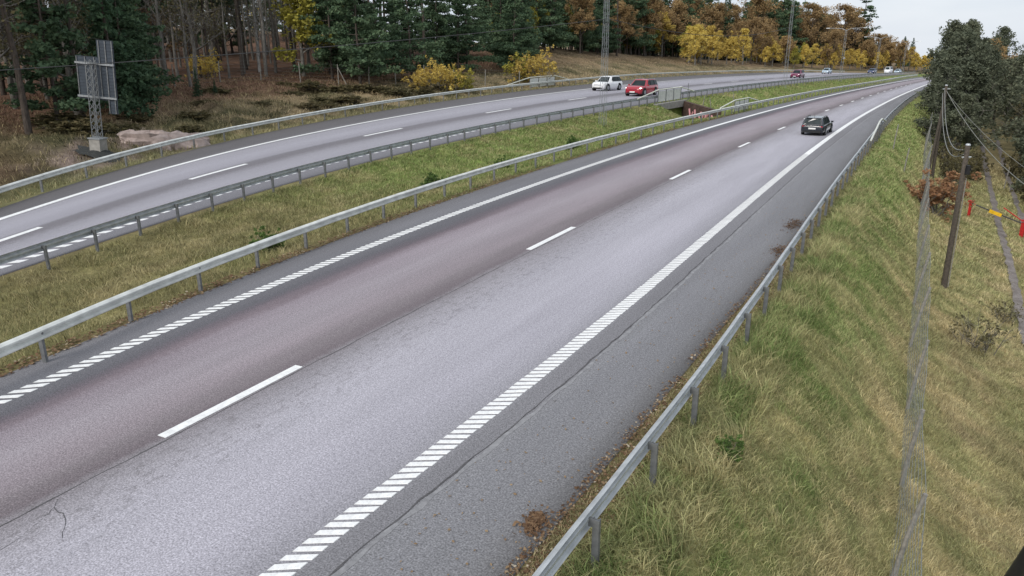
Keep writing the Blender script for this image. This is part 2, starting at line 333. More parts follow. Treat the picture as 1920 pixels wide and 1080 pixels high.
WALL_A, WALL_B = P3(76.2, 21.6, 0), P3(70.6, 16.2, 0)    # retaining wall of the underpass in the median
def median_z(u, t_):
    a = zn(u)-.03; b = zf(u)-.03; va, vb = V('lasph', u), V('fnasph', u); v = va+(vb-va)*t_
    x, y = XY(u, v)
    z = a+(b-a)*smooth(.25, .95, t_)-.35*np.sin(np.pi*np.clip(t_, 0, 1))*smooth(0, .15, t_)*(1-smooth(.85, 1, t_))
    z = z+(fbm(x*.6, y*.6, 11)-.5)*.3*smooth(0, .15, t_)*(1-smooth(.85, 1, t_))
    s = (WALL_B.x-WALL_A.x)*(y-WALL_A.y)-(WALL_B.y-WALL_A.y)*(x-WALL_A.x)     # side of the wall
    pit = smooth(.12, .2, t_)*(1-smooth(.86, .9, t_))*(s < -.2)*smooth(64.0, 67.5, u-(v-16)*.9)
    return z*(1-pit)+pit*(-2.6)
LEFT_D = np.concatenate([[0, .25, .6, 1.0, 1.5, 2, 2.6], np.arange(3.4, 40, 1.0), [44, 49, 55, 62, 70, 85, 105, 140, 200, 300, 450, 700]])
RIGHT_D = np.concatenate([[0, .2, .5, .8], np.arange(1.1, 9, .35), [9.5, 10.5, 12, 14, 17, 21, 27, 36, 50, 80, 140, 260, 600]])
MED_T = np.linspace(0, 1, 27)
def zone_tint(kind, x, y, u, d):
    """plant and soil colour (albedo) per ground point"""
    n1, n2, n3 = fbm(x*.35, y*.35, 21), fbm(x*.9, y*.9, 27), fbm(x*2.6, y*2.6, 33)
    G = np.array([.098, .142, .036]); G2 = np.array([.15, .205, .05]); DRY = np.array([.30, .245, .125]); BRN = np.array([.17, .125, .07]); RED = np.array([.15, .082, .055]); HEA = np.array([.085, .078, .036]); OLV = np.array([.165, .15, .062])
    L = lambda a, b, f: a+(b-a)*np.clip(f, 0, 1)[:, None]
    if kind == 'right':
        dry = np.clip((n2-.44)*5.0, 0, 1)*.70+np.clip((n3-.48)*4, 0, 1)*.40
        dry = dry*.68*(1-.55*smooth(35, 60, u))+.45*smooth(2.2, 3.4, d)*(1-smooth(60, 90, u))
        c = L(L(np.tile(G, (len(x), 1)), np.tile(G2, (len(x), 1)), smooth(20, 60, u)*.7+.5*n1), np.tile(DRY, (len(x), 1)), dry)
        c = L(c, np.tile(BRN, (len(x), 1)), np.clip((n1-.52)*5, 0, 1)*.45*smooth(3, 5, d))
        c = L(c, np.tile(np.array([.26, .20, .11]), (len(x), 1)), smooth(6, 7.5, d)*(1-smooth(10.5, 13, d))*smooth(55, 75, u)*.8)
        c = L(c, np.tile(np.array([.17, .125, .07]), (len(x), 1)), (1-smooth(.1, .7, d))*.7)
    elif kind == 'median':
        g = smooth(16, 34, u)*.9+.5*(n1-.5)
        c = L(np.tile(OLV, (len(x), 1)), np.tile(G2, (len(x), 1)), g); c = L(c, np.tile(DRY, (len(x), 1)), np.clip((n2-.5)*2.4, 0, .6))
        e = np.minimum(d, 1-d); c = L(c, np.tile(BRN, (len(x), 1)), (1-smooth(.01, .06, e))*.6)
    else:
        c = L(np.tile(HEA, (len(x), 1)), np.tile(np.array([.27, .205, .12]), (len(x), 1)), np.clip((n1-.34)*3.6, 0, 1)*smooth(24, 40, u)*.9+np.clip((n2-.5)*2, 0, .4)); c = L(c, np.tile(np.array([.04, .042, .018]), (len(x), 1)), np.clip((fbm(x*.45, y*.45, 41)-.52)*9, 0, .85)*(1-smooth(70, 100, u)))
        c = L(c, np.tile(RED, (len(x), 1)), smooth(9, 17, d+(n1-.5)*8-6*smooth(60, 90, u)*0)*.9*(1-.6*smooth(110, 140, u))+.6*(1-smooth(18, 26, u))*smooth(2, 5, d))
        bare = smooth(.45, .6, n2)*(1-smooth(5, 9, d))*smooth(20, 23, u)*(1-smooth(31, 34, u))
        c = L(c, np.tile(np.array([.22, .165, .145]), (len(x), 1)), bare*.9)
        c = L(c, np.tile(np.array([.17, .165, .075]), (len(x), 1)), (1-smooth(1.5, 3.2, d))*.7)
    return c*(.62+.76*n3)[:, None]
urow = np.concatenate([[-200, -120, -70, -40], np.arange(-20, 150, 1.0), np.arange(150, 320, 4.0), [340, 380, 440, 520, 650, 850]])
cols_v = []; cols_z = []; cols_c = []
for d in RIGHT_D[::-1]:
    v = V('rasph', urow)-d; x, y = XY(urow, v); cols_v.append(v); cols_z.append(right_z(urow, np.full_like(urow, d))); cols_c.append(zone_tint('right', x, y, urow, np.full_like(urow, d)))
for t_ in (.03, .5, .97):
    v = V('rasph', urow)*(1-t_)+V('lasph', urow)*t_; cols_v.append(v); cols_z.append(zn(urow)-.35); cols_c.append(np.full((len(urow), 3), .1))
for t_ in MED_T:
    v = V('lasph', urow)*(1-t_)+V('fnasph', urow)*t_; x, y = XY(urow, v); cols_v.append(v); cols_z.append(median_z(urow, np.full_like(urow, t_))); cols_c.append(zone_tint('median', x, y, urow, np.full_like(urow, t_)))
for t_ in (.03, .5, .97):
    v = V('fnasph', urow)*(1-t_)+V('ffasph', urow)*t_; cols_v.append(v); cols_z.append(zf(urow)-.35); cols_c.append(np.full((len(urow), 3), .1))
for d in LEFT_D:
    v = V('ffasph', urow)+d; x, y = XY(urow, v); cols_v.append(v); cols_z.append(left_z(urow, np.full_like(urow, d))); cols_c.append(zone_tint('left', x, y, urow, np.full_like(urow, d)))
gv = np.stack(cols_v, 1); gz = np.stack(cols_z, 1); gu = np.repeat(urow[:, None], gv.shape[1], 1); gx, gy = XY(gu, gv)
nr, nc = gv.shape; idx = np.arange(nr*nc).reshape(nr, nc)
fa = np.stack([idx[:-1, :-1], idx[1:, :-1], idx[1:, 1:], idx[:-1, 1:]], -1).reshape(-1, 4)
ground = obj('ground', npmesh('ground', np.stack([gx, gy, gz], -1).reshape(-1, 3), fa, 'soil', {'tint': np.stack(cols_c, 1).reshape(-1, 3)}, True)); tag(ground, kind='structure')
def ground_z(x, y):
    u, v = UVof(np.asarray(x, float), np.asarray(y, float)); ra, la, na, fa_ = V('rasph', u), V('lasph', u), V('fnasph', u), V('ffasph', u)
    return np.where(v < ra, right_z(u, np.maximum(ra-v, 0)), np.where(v < la, zn(u), np.where(v < na, median_z(u, np.clip((v-la)/(na-la), 0, 1)), np.where(v < fa_, zf(u), left_z(u, np.maximum(v-fa_, 0))))))
def gz1(x, y): return float(ground_z(x, y))

# ---------------------------------------------------------------- carriageways and markings
def carriageway(cols, zfun, mat, u0, u1):
    us = np.concatenate([np.arange(u0, 130, 1.0), np.arange(130, u1, 3.0)]); V_ = []; F = []; U = []
    keys = []
    for (a, ca), (b, cb) in zip(cols[:-1], cols[1:]):
        for k in range(4): keys.append((a, b, k/4, ca+(cb-ca)*k/4))
    keys.append((cols[-1][0], cols[-1][0], 0, cols[-1][1])); m = len(keys)
    va = np.stack([V(a, us)*(1-k)+V(b, us)*k for a, b, k, _ in keys], 1)
    x, y = XY(us[:, None], va); z = np.repeat(zfun(us)[:, None], m, 1)
    # the edges drop down into the verge
    x = np.concatenate([x[:, :1], x, x[:, -1:]], 1); y = np.concatenate([y[:, :1], y, y[:, -1:]], 1); z = np.concatenate([z[:, :1]-.2, z, z[:, -1:]-.2], 1)
    lat = np.array([keys[0][3]-.2]+[k[3] for k in keys]+[keys[-1][3]+.2])
    n, mm = x.shape; ix = np.arange(n*mm).reshape(n, mm)
    f_ = np.stack([ix[:-1, 1:], ix[:-1, :-1], ix[1:, :-1], ix[1:, 1:]], -1).reshape(-1, 4)[:, ::-1]
    me = npmesh('carriageway', np.stack([x, y, z], -1).reshape(-1, 3), f_, mat)
    uvl = me.uv_layers.new(name='UVMap'); li = np.empty(len(me.loops), np.int32); me.loops.foreach_get('vertex_index', li)
    uvs = np.stack([np.tile(lat, n), np.repeat(us, mm)], 1)[li]; uvl.data.foreach_set('uv', uvs.astype(np.float32).ravel())
    return tag(obj('carriageway', me), kind='structure')
road_near = carriageway([('rasph', -6.2), ('seam', -4.6), ('redge', -4.0), ('dash', 0.0), ('ledge', 4.0), ('lasph', 5.5)], zn, 'asphalt_near', -14, 420)
road_far = carriageway([('fnasph', -5.6), ('fnedge', -4.0), ('fdash', 0.0), ('fedge', 4.0), ('ffasph', 6.0)], zf, 'asphalt_far', -14, 420)
def strip(name, line, zfun, u0, u1, w_, mat, parent, dv=0.0, dz=.005, step=1.0, wob=0.0, seed=1):
    mb = MB(); rnd = random.Random(seed); n = max(2, int((u1-u0)/step)+1); L_ = []
    for i in range(n):
        u = u0+(u1-u0)*i/(n-1); p, t_, nn = frame(line, u, zfun, dv); j = (rnd.random()-.5)*wob; k = 1+(rnd.random()-.5)*(1.2 if wob else 0)
        L_ += [p+nn*(w_/2*k+j)+Vector((0, 0, dz)), p-nn*(w_/2*k-j)+Vector((0, 0, dz))]
    mb.add(L_, [(2*i+1, 2*i+3, 2*i+2, 2*i) for i in range(n-1)]); return mb.build(name, mat, parent)
# lane dashes: each a slab a few millimetres proud
def dashes(line, zfun, centres, parent, ratio, wid):
    for i, u in enumerate(centres):
        sp = centres[i+1]-u if i+1 < len(centres) else u-centres[i-1]
        mb = MB(); L = sp*ratio; fr = []
        for k in range(5):
            p, t_, nn = frame(line, u-L/2+L*k/4, zfun); fr.append((p, nn, Vector((0, 0, 1))))
        mb.sweep(fr, [(-wid/2, .0), (-wid/2, .007), (wid/2, .007), (wid/2, .0)]); mb.build('lane_dash', 'road_paint', parent)
dashes('dash', zn, [7.75, 20.2, 33.95, 46.8, 58.2, 68.4, 78.5, 87.1, 95.2, 103.2, 110.9, 118.8, 126.7, 135.3, 143, 151.2, 159.5, 168], road_near, .235, .17)
dashes('fdash', zf, [4.0, 13.2, 25.2, 40.3, 56.3, 72.0, 87.3, 102.6, 115.7, 129.4, 143.6, 158, 173, 188, 203], road_far, .27, .22)
def bars(line, zfun, u0, u1, step, th, wid, parent, name, skew=.62, n_parts=150):
    mb = MB(); h = wid/2; t2 = th/2
    mb.add([(-t2+skew*h, -h, 0), (t2+skew*h, -h, 0), (t2-skew*h, h, 0), (-t2-skew*h, h, 0), (-t2+skew*h+.006, -h+.006, .009), (t2+skew*h-.006, -h+.006, .009), (t2-skew*h-.006, h-.006, .009), (-t2-skew*h+.006, h-.006, .009)],
           [(4, 5, 6, 7), (0, 1, 5, 4), (1, 2, 6, 5), (2, 3, 7, 6), (3, 0, 4, 7)])
    me = mb.mesh(name, 'road_paint'); u = u0; i = 0; rest = MB(); rnd = random.Random(3)
    while u < u1:
        p, t_, nn = frame(line, u, zfun); a = math.atan2(t_.y, t_.x)
        if i < n_parts:
            o = obj(name, me, parent, (p.x, p.y, p.z+.002), a+rnd.uniform(-.02, .02)); o.scale = (rnd.uniform(.9, 1.08), rnd.uniform(.95, 1.04), 1)
        else: rest.add([p+Vector((0, 0, .003))+t_*q[0]+nn*q[1]+Vector((0, 0, q[2])) for q in mb.v], mb.f)
        u += step*(1+max(0, u-14)*.014); i += 1
    tag(rest.build(name+'_row', 'road_paint', parent), kind='stuff')
bars('redge', zn, 3.2, 46, .178, .112, .31, road_near, 'edge_line_bar', n_parts=145)
bars('ledge', zn, 4.2, 44, .225, .125, .30, road_near, 'edge_line_bar', n_parts=140)
strip('edge_line', 'redge', zn, 44, 400, .30, 'road_paint', road_near, step=2)
strip('edge_line', 'ledge', zn, 42, 400, .30, 'road_paint', road_near, step=2)
strip('edge_line', 'fedge', zf, -10, 400, .26, 'road_paint', road_far, step=1.5)
bars('fnedge', zf, 6, 60, .55, .34, .28, road_far, 'edge_line_bar', n_parts=60)
strip('edge_line', 'fnedge', zf, 60, 400, .3, 'road_paint', road_far, step=2)
strip('joint_crack', 'seam', zn, 3, 60, .022, 'crack', road_near, step=.25, wob=.035, seed=5)
strip('joint_seal', 'seam', zn, 3, 80, .07, 'sealed_edge', road_near, dv=-.07, dz=.003, step=.3, wob=.05, seed=6)
strip('joint_crack', 'dash', zn, 2, 60, .02, 'crack', road_near, dv=-.14, dz=.003, step=.3, wob=.03, seed=7)
for pts in ([(3.6, 8.6), (4.1, 8.75), (4.45, 8.9), (4.6, 9.1)], [(4.45, 8.9), (4.35, 8.5), (4.0, 8.1)]):
    mb = MB(); q = []
    for (a, b), (c, d) in zip(pts[:-1], pts[1:]):
        for k in range(6): q.append((a+(c-a)*k/6, b+(d-b)*k/6))
    rnd = random.Random(8); L_ = []
    for a, b in q: p = P3(a+rnd.uniform(-.02, .02), b+rnd.uniform(-.02, .02), .003); L_ += [p+Vector((0, .008, 0)), p-Vector((0, .008, 0))]
    mb.add(L_, [(2*i+1, 2*i+3, 2*i+2, 2*i) for i in range(len(q)-1)]); mb.build('crack', 'crack', road_near)

# ---------------------------------------------------------------- guard rails
WPROF = [(0, .72), (.035, .705), (.085, .668), (.085, .628), (.012, .590), (.012, .540), (.085, .502), (.085, .462), (.035, .425), (0, .41)]
WLOOP = WPROF+[(x-.008, z) for x, z in WPROF[::-1]]
def post_mesh(side, k=1.0):
    mb = MB(); mb.box((0, 0, .13), (.012, .11*k, 1.0)); mb.box((.03*k, .05*k, .13), (.06*k, .012, 1.0)); mb.box((.03*k, -.05*k, .13), (.06*k, .012, 1.0)); mb.box((0, side*.02, .58), (.05*k, .13, .10))
    return mb.mesh('post', 'post_steel')
def guard_rail(label, line, zfun, u0, u1, side, step, ph, mat, dh=0.0, slim=1.0):
    root_p, _, _ = frame(line, u0, zfun); root = thing('guard_rail', root_p, label, 'guard rail'); inv = root_p
    us = np.concatenate([np.arange(u0, min(u1, 120), 1.0), np.arange(120, u1, 2.5)]) if u1 > 120 else np.arange(u0, u1, 1.0)
    fr = []; rnd = random.Random(int(u1))
    for u in us:
        p, t_, nn = frame(line, u, zfun); fr.append((p-inv+Vector((0, 0, dh+rnd.uniform(-.006, .006)))+nn*rnd.uniform(-.006, .006), nn*side, Vector((0, 0, 1))))
    wl = [(x*(.5+.5*slim), .72-(.72-z)*slim) for x, z in WLOOP]; prof = wl if side < 0 else wl[::-1]
    MB().sweep(fr, prof).build('beam', mat, root)
    me = post_mesh(side, slim); u = ph
    while u < u1:
        p, t_, nn = frame(line, u, zfun); q = p-inv-nn*side*.075; o = obj('post', me, root, q+Vector((0, 0, dh)), math.atan2(t_.y, t_.x)+rnd.uniform(-.03, .03)); u += step
    return root
rail_l = guard_rail('long pale guard rail between the green median and the near carriageway', 'lrail', zn, -2, 240, -1, 2.15, 0.7, 'galvanised_weathered', -.02, .78)
rail_r = guard_rail('grey guard rail along the grass slope beside the near hard shoulder', 'rrail', zn, -2, 190, 1, 1.9, 0.9, 'galvanised', -.02, .72)
rail_f = guard_rail('grey guard rail with close posts at the upper edge of the median, its back showing', 'frail', zf, 4, 260, 1, 1.78, 5.0, 'galvanised', 0, .82)
rail_ff = guard_rail('guard rail on the forest side of the far carriageway, below the brown bank', 'ffrail', zf, 2, 330, -1, 2.9, 4.2, 'galvanised_weathered', 0, .85)

# ---------------------------------------------------------------- bridge parapets over the underpass
def parapet(label, line, zfun, ua, ub, ramp, off, hgt, npan, dz=0.0, solid=True, mat='parapet_rail'):
    p0, t_, nn = frame(line, ua, zfun); root = thing('bridge_parapet', p0, label, 'parapet')
    def pt(u, h): p, t2, n2 = frame(line, u, zfun); return p-p0+n2*off+Vector((0, 0, h+dz))
    MB().tube([pt(ua-ramp, .68), pt(ua, hgt), pt((ua+ub)/2, hgt), pt(ub, hgt), pt(ub+ramp*.8, .68)], .055, 8).build('handrail', mat, root)
    for k in range(npan+1):
        u = ua+(ub-ua)*k/npan; MB().tube([pt(u, -.3), pt(u, hgt)], .04, 6).build('post', 'post_steel', root)
    if solid:
        for k in range(npan):
            a = ua+(ub-ua)*(k+.06)/npan; b = ua+(ub-ua)*(k+.94)/npan; A, B = pt(a, .12), pt(b, .12); d = B-A; h = hgt-.26
            MB().box((A+B)/2+Vector((0, 0, h/2)), (d.length, .03, h), math.atan2(d.y, d.x)).build('panel', 'parapet_panel', root)
    return root
parapet('white panelled bridge parapet standing over the graffiti wall in the median', 'frail', zf, 69.6, 75.4, 4.6, -.16, 1.22, 3)
parapet('small bridge parapet with pale panels behind the rail at the lower edge of the median', 'lrail', zn, 71.0, 75.6, 4.4, .28, 1.12, 3)
parapet('bridge parapet with pale panels on the forest side of the far carriageway', 'ffrail', zf, 88.5, 97.5, 7, .3, 1.35, 3)
parapet('raised pale handrail hoop over the grass slope, on the hard shoulder side', 'rrail', zn, 52.6, 54.6, 6.2, -.16, 1.22, 1, solid=False, mat='parapet_panel')
# underpass walls in the median
ux = thing('underpass', P3(73, 20, -2.6), 'small underpass opening in the median with brown wall and pink graffiti', 'underpass')
base = Vector(ux.location)
def wallbox(name, a, b, z0a, z1a, z0b, z1b, th, mat, parent=ux):
    a, b = Vector(a)-base, Vector(b)-base; d = (b-a); d.z = 0; n_ = Vector((-d.y, d.x, 0)).normalized()*th/2; q = lambda p, z: Vector((p.x, p.y, z-base.z))
    P = [q(a, z0a)-n_, q(b, z0b)-n_, q(b, z1b)-n_, q(a, z1a)-n_, q(a, z0a)+n_, q(b, z0b)+n_, q(b, z1b)+n_, q(a, z1a)+n_]
    return MB().add(P, [(0, 1, 2, 3), (5, 4, 7, 6), (3, 2, 6, 7), (0, 4, 5, 1), (1, 5, 6, 2), (0, 3, 7, 4)]).build(name, mat, parent)
fa1, fa2 = P3(68.5, V('frail', 68.5)-.35, 0), P3(76.6, V('frail', 76.6)-.35, 0)
wallbox('edge_beam', fa1, fa2, float(zf(70))-.62, float(zf(70))-.02, float(zf(76))-.62, float(zf(76))-.02, .5, 'concrete')
wallbox('abutment_wall', P3(66.8, V('frail', 67)-1.1, 0), P3(70.6, V('frail', 70.5)-.1, 0), -2.7, .35, -2.7, .5, .4, 'concrete')
wallbox('back_wall', P3(70, V('frail', 70)+4, 0), P3(79, V('frail', 78)+4, 0), -2.7, .2, -2.7, .2, .3, 'rust_wall')
rw = wallbox('wing_wall', WALL_A, WALL_B, -2.8, .62, -2.8, .05, .35, 'rust_wall')
wallbox('wall_coping', WALL_A, WALL_B, .62, .67, .05, .10, .38, 'rust_wall')
# graffiti strokes painted on the wing wall
dW = (WALL_B-WALL_A); LW = dW.length; dW.normalize(); nW = Vector((dW.y, -dW.x, 0))
if nW.dot(-WALL_A) < 0: nW = -nW
STROKES = [[(.10, .95), (.16, .1)], [(.16, .1), (.24, .75)], [(.30, .95), (.33, .12)], [(.33, .12), (.43, .2)], [(.50, .15), (.47, .5), (.52, .8), (.59, .55), (.58, .2), (.50, .15)], [(.68, .9), (.68, .1)], [(.79, .85), (.69, .45)], [(.70, .45), (.82, .12)], [(.88, .7), (.94, .25)]]
for st_ in STROKES:
    pts = [WALL_A+dW*(.25+s*.70)*LW+nW*.185+Vector((0, 0, -1.25+h*1.25)) for s, h in st_]
    MB().tube([p-base for p in pts], .10, 5).build('graffiti_stroke', 'graffiti_paint', rw)

# ---------------------------------------------------------------- lattice helpers
def lattice_parts(root, h, w0, w1, bays, mat, rl, rb, lean=(0, 0), z0=0.0, braces_joined=False):
    """four chords and zig-zag braces on the faces, standing on z0"""
    def c(k, z):
        f = (z-z0)/h; w_ = w0+(w1-w0)*f; sx, sy = ((-1, -1), (1, -1), (1, 1), (-1, 1))[k % 4]
        return Vector((sx*w_/2+lean[0]*(z-z0), sy*w_/2+lean[1]*(z-z0), z))
    for k in range(4): MB().tube([c(k, z0), c(k, z0+h)], rl, 5).build('chord', mat, root)
    for k in range(4):
        mb = MB()
        for b in range(bays):
            za, zb = z0+h*b/bays, z0+h*(b+1)/bays
            i, j = (k, k+1) if b % 2 == 0 else (k+1, k)
            mb.tube([c(i, za), c(j, zb)], rb, 4, False)
            mb.tube([c(j, za), c(i, zb)], rb*.8, 4, False)
        mb.build('lattice_brace', mat, root)

# road sign seen from behind, on a lattice mast
sx_, sy_ = XY(25.6, 39.25); sz_ = gz1(sx_, sy_)
sign = thing('road_sign', (sx_, sy_, sz_), 'large motorway sign seen from its grey ribbed back, on a lattice mast by the forest', 'road sign', rz=math.atan2(.15, .98)*-1)
MB().box((0, 0, .32), (.62, .62, 1.1)).build('foundation', 'concrete', sign)
MB().box((0, 0, .90), (.72, .72, .06)).build('base_plate', 'lattice_steel', sign)
LEAN = (.045, 0)
lattice_parts(sign, 4.05, .36, .34, 11, 'sign_mast', .022, .011, (0, 0), .93)
sign.rotation_euler = (0, R(4.5), sign.rotation_euler.z)
def board(name, x0, x1, z0, z1, y=.36):
    b = MB().box(((x0+x1)/2, y, (z0+z1)/2), (x1-x0, .03, z1-z0)).build(name, 'sign_back', sign); n = max(3, int((z1-z0)/.16))
    for k in range(n+1):
        z = z0+(z1-z0)*k/n; MB().box(((x0+x1)/2, y-.027, z), (x1-x0-.02, .02, .022)).build('profile_rib', 'sign_back', b)
    return b
board('sign_panel', -1.10, 1.12, 2.92, 5.12); board('sign_panel', .18, 1.12, 5.15, 6.0); board('sign_panel', .60, 1.10, 2.25, 2.90)
for x in (-1.04, -.55, -.02, .30, .68, 1.06):
    top = 5.98 if x > .25 else 5.10; MB().box((x, .315, (2.95+top)/2), (.05, .03, top-2.95)).build('stiffener', 'post_steel', sign)
for x in (.66, 1.02): MB().box((x, .30, 2.62), (.04, .03, .74)).build('stiffener', 'post_steel', sign)
for z in (3.05, 4.78): MB().box((.01, .265, z), (2.24, .07, .10)).build('cross_rail', 'lattice_steel', sign)
mb = MB(); rnd = random.Random(4)                         # dark geotextile round the foundation
ring = []
for k in range(18):
    a = 2*math.pi*k/18; r_ = 1.0+rnd.uniform(-.15, .5)
    ring.append((r_*math.cos(a)*1.25, r_*math.sin(a)*.9))
inner = [(.33*math.cos(2*math.pi*k/18), .33*math.sin(2*math.pi*k/18)) for k in range(18)]
cr, sr = math.cos(sign.rotation_euler.z), math.sin(sign.rotation_euler.z)
P = [(x, y, .28) for x, y in inner]+[(x, y, gz1(sx_+x*cr-y*sr, sy_+x*sr+y*cr)-sz_+.05+rnd.uniform(0, .06)) for x, y in ring]
mb.add(P, [(k, 18+k, 18+(k+1) % 18, (k+1) % 18) for k in range(18)]); mb.build('ground_cloth', 'mesh_fabric', sign)

# ---------------------------------------------------------------- lattice lamp masts in the median
def lamp_mast(u, dv, h, label, arms):
    p = P3(u, V('frail', u)+dv, 0); z = gz1(p.x, p.y); _, t_, nn = frame('frail', u, zf)
    root = thing('lamp_mast', (p.x, p.y, z-.1), label, 'lamp post', 'lattice lamp masts along the median', math.atan2(nn.y, nn.x))
    lattice_parts(root, h, .42, .24, 14, 'lattice_steel', .014 if u < 100 else .012, .0055 if u < 100 else .005)
    for s in arms:
        MB().tube([(0, 0, h-.1), (s*.8, 0, h+.25), (s*2.9, 0, h+.35)], [.045, .04, .03], 6).build('arm', 'lattice_steel', root)
        MB().box((s*3.1, 0, h+.33), (.6, .22, .10)).build('lamp_head', 'lamp_head', root)
    return root
lamp_mast(53.5, -2.3, 11.5, 'tall lattice lamp mast standing before the white hatchback', (-1, 1))
lamp_mast(113, -.6, 11.5, 'lattice lamp mast on the upper median edge, nearest the underpass parapets', (-1, 1))
lamp_mast(152, -.6, 9.0, 'lattice lamp mast on the upper median edge, level with the maroon car', (-1, 1))
lamp_mast(192, -.6, 8.6, 'lattice lamp mast on the upper median edge, between the maroon and the navy car', (-1, 1))
lamp_mast(232, -.6, 8.8, 'lattice lamp mast on the upper median edge, where the road bends behind the trees', (-1, 1))

def catenary(a, b, sag, n=24):
    a, b = Vector(a), Vector(b); return [a.lerp(b, k/n)-Vector((0, 0, 4*sag*(k/n)*(1-k/n))) for k in range(n+1)]
def cable(pts, r, label, group=None, mat='cable'):
    o = MB(); p0 = Vector(pts[0]); return tag(o.tube([Vector(p)-p0 for p in pts], r, 5).build('overhead_cable', mat, None, p0), label, 'cable', group)
mx1 = P3(53.5, V('frail', 53.5)-2.3, 0); mx2 = P3(113, V('frail', 113)-.6, 0)
cable(catenary((mx1.x, mx1.y, 7.55), (-31.0, 29.5, 4.1), .35), .022, 'thin dark cable strung across the front of the sign and forest to the lattice mast')
cable(catenary((mx1.x+.1, mx1.y, 7.6), (mx2.x, mx2.y, 8.4), 1.2), .022, 'thin dark cable strung from mast to mast above the far carriageway')

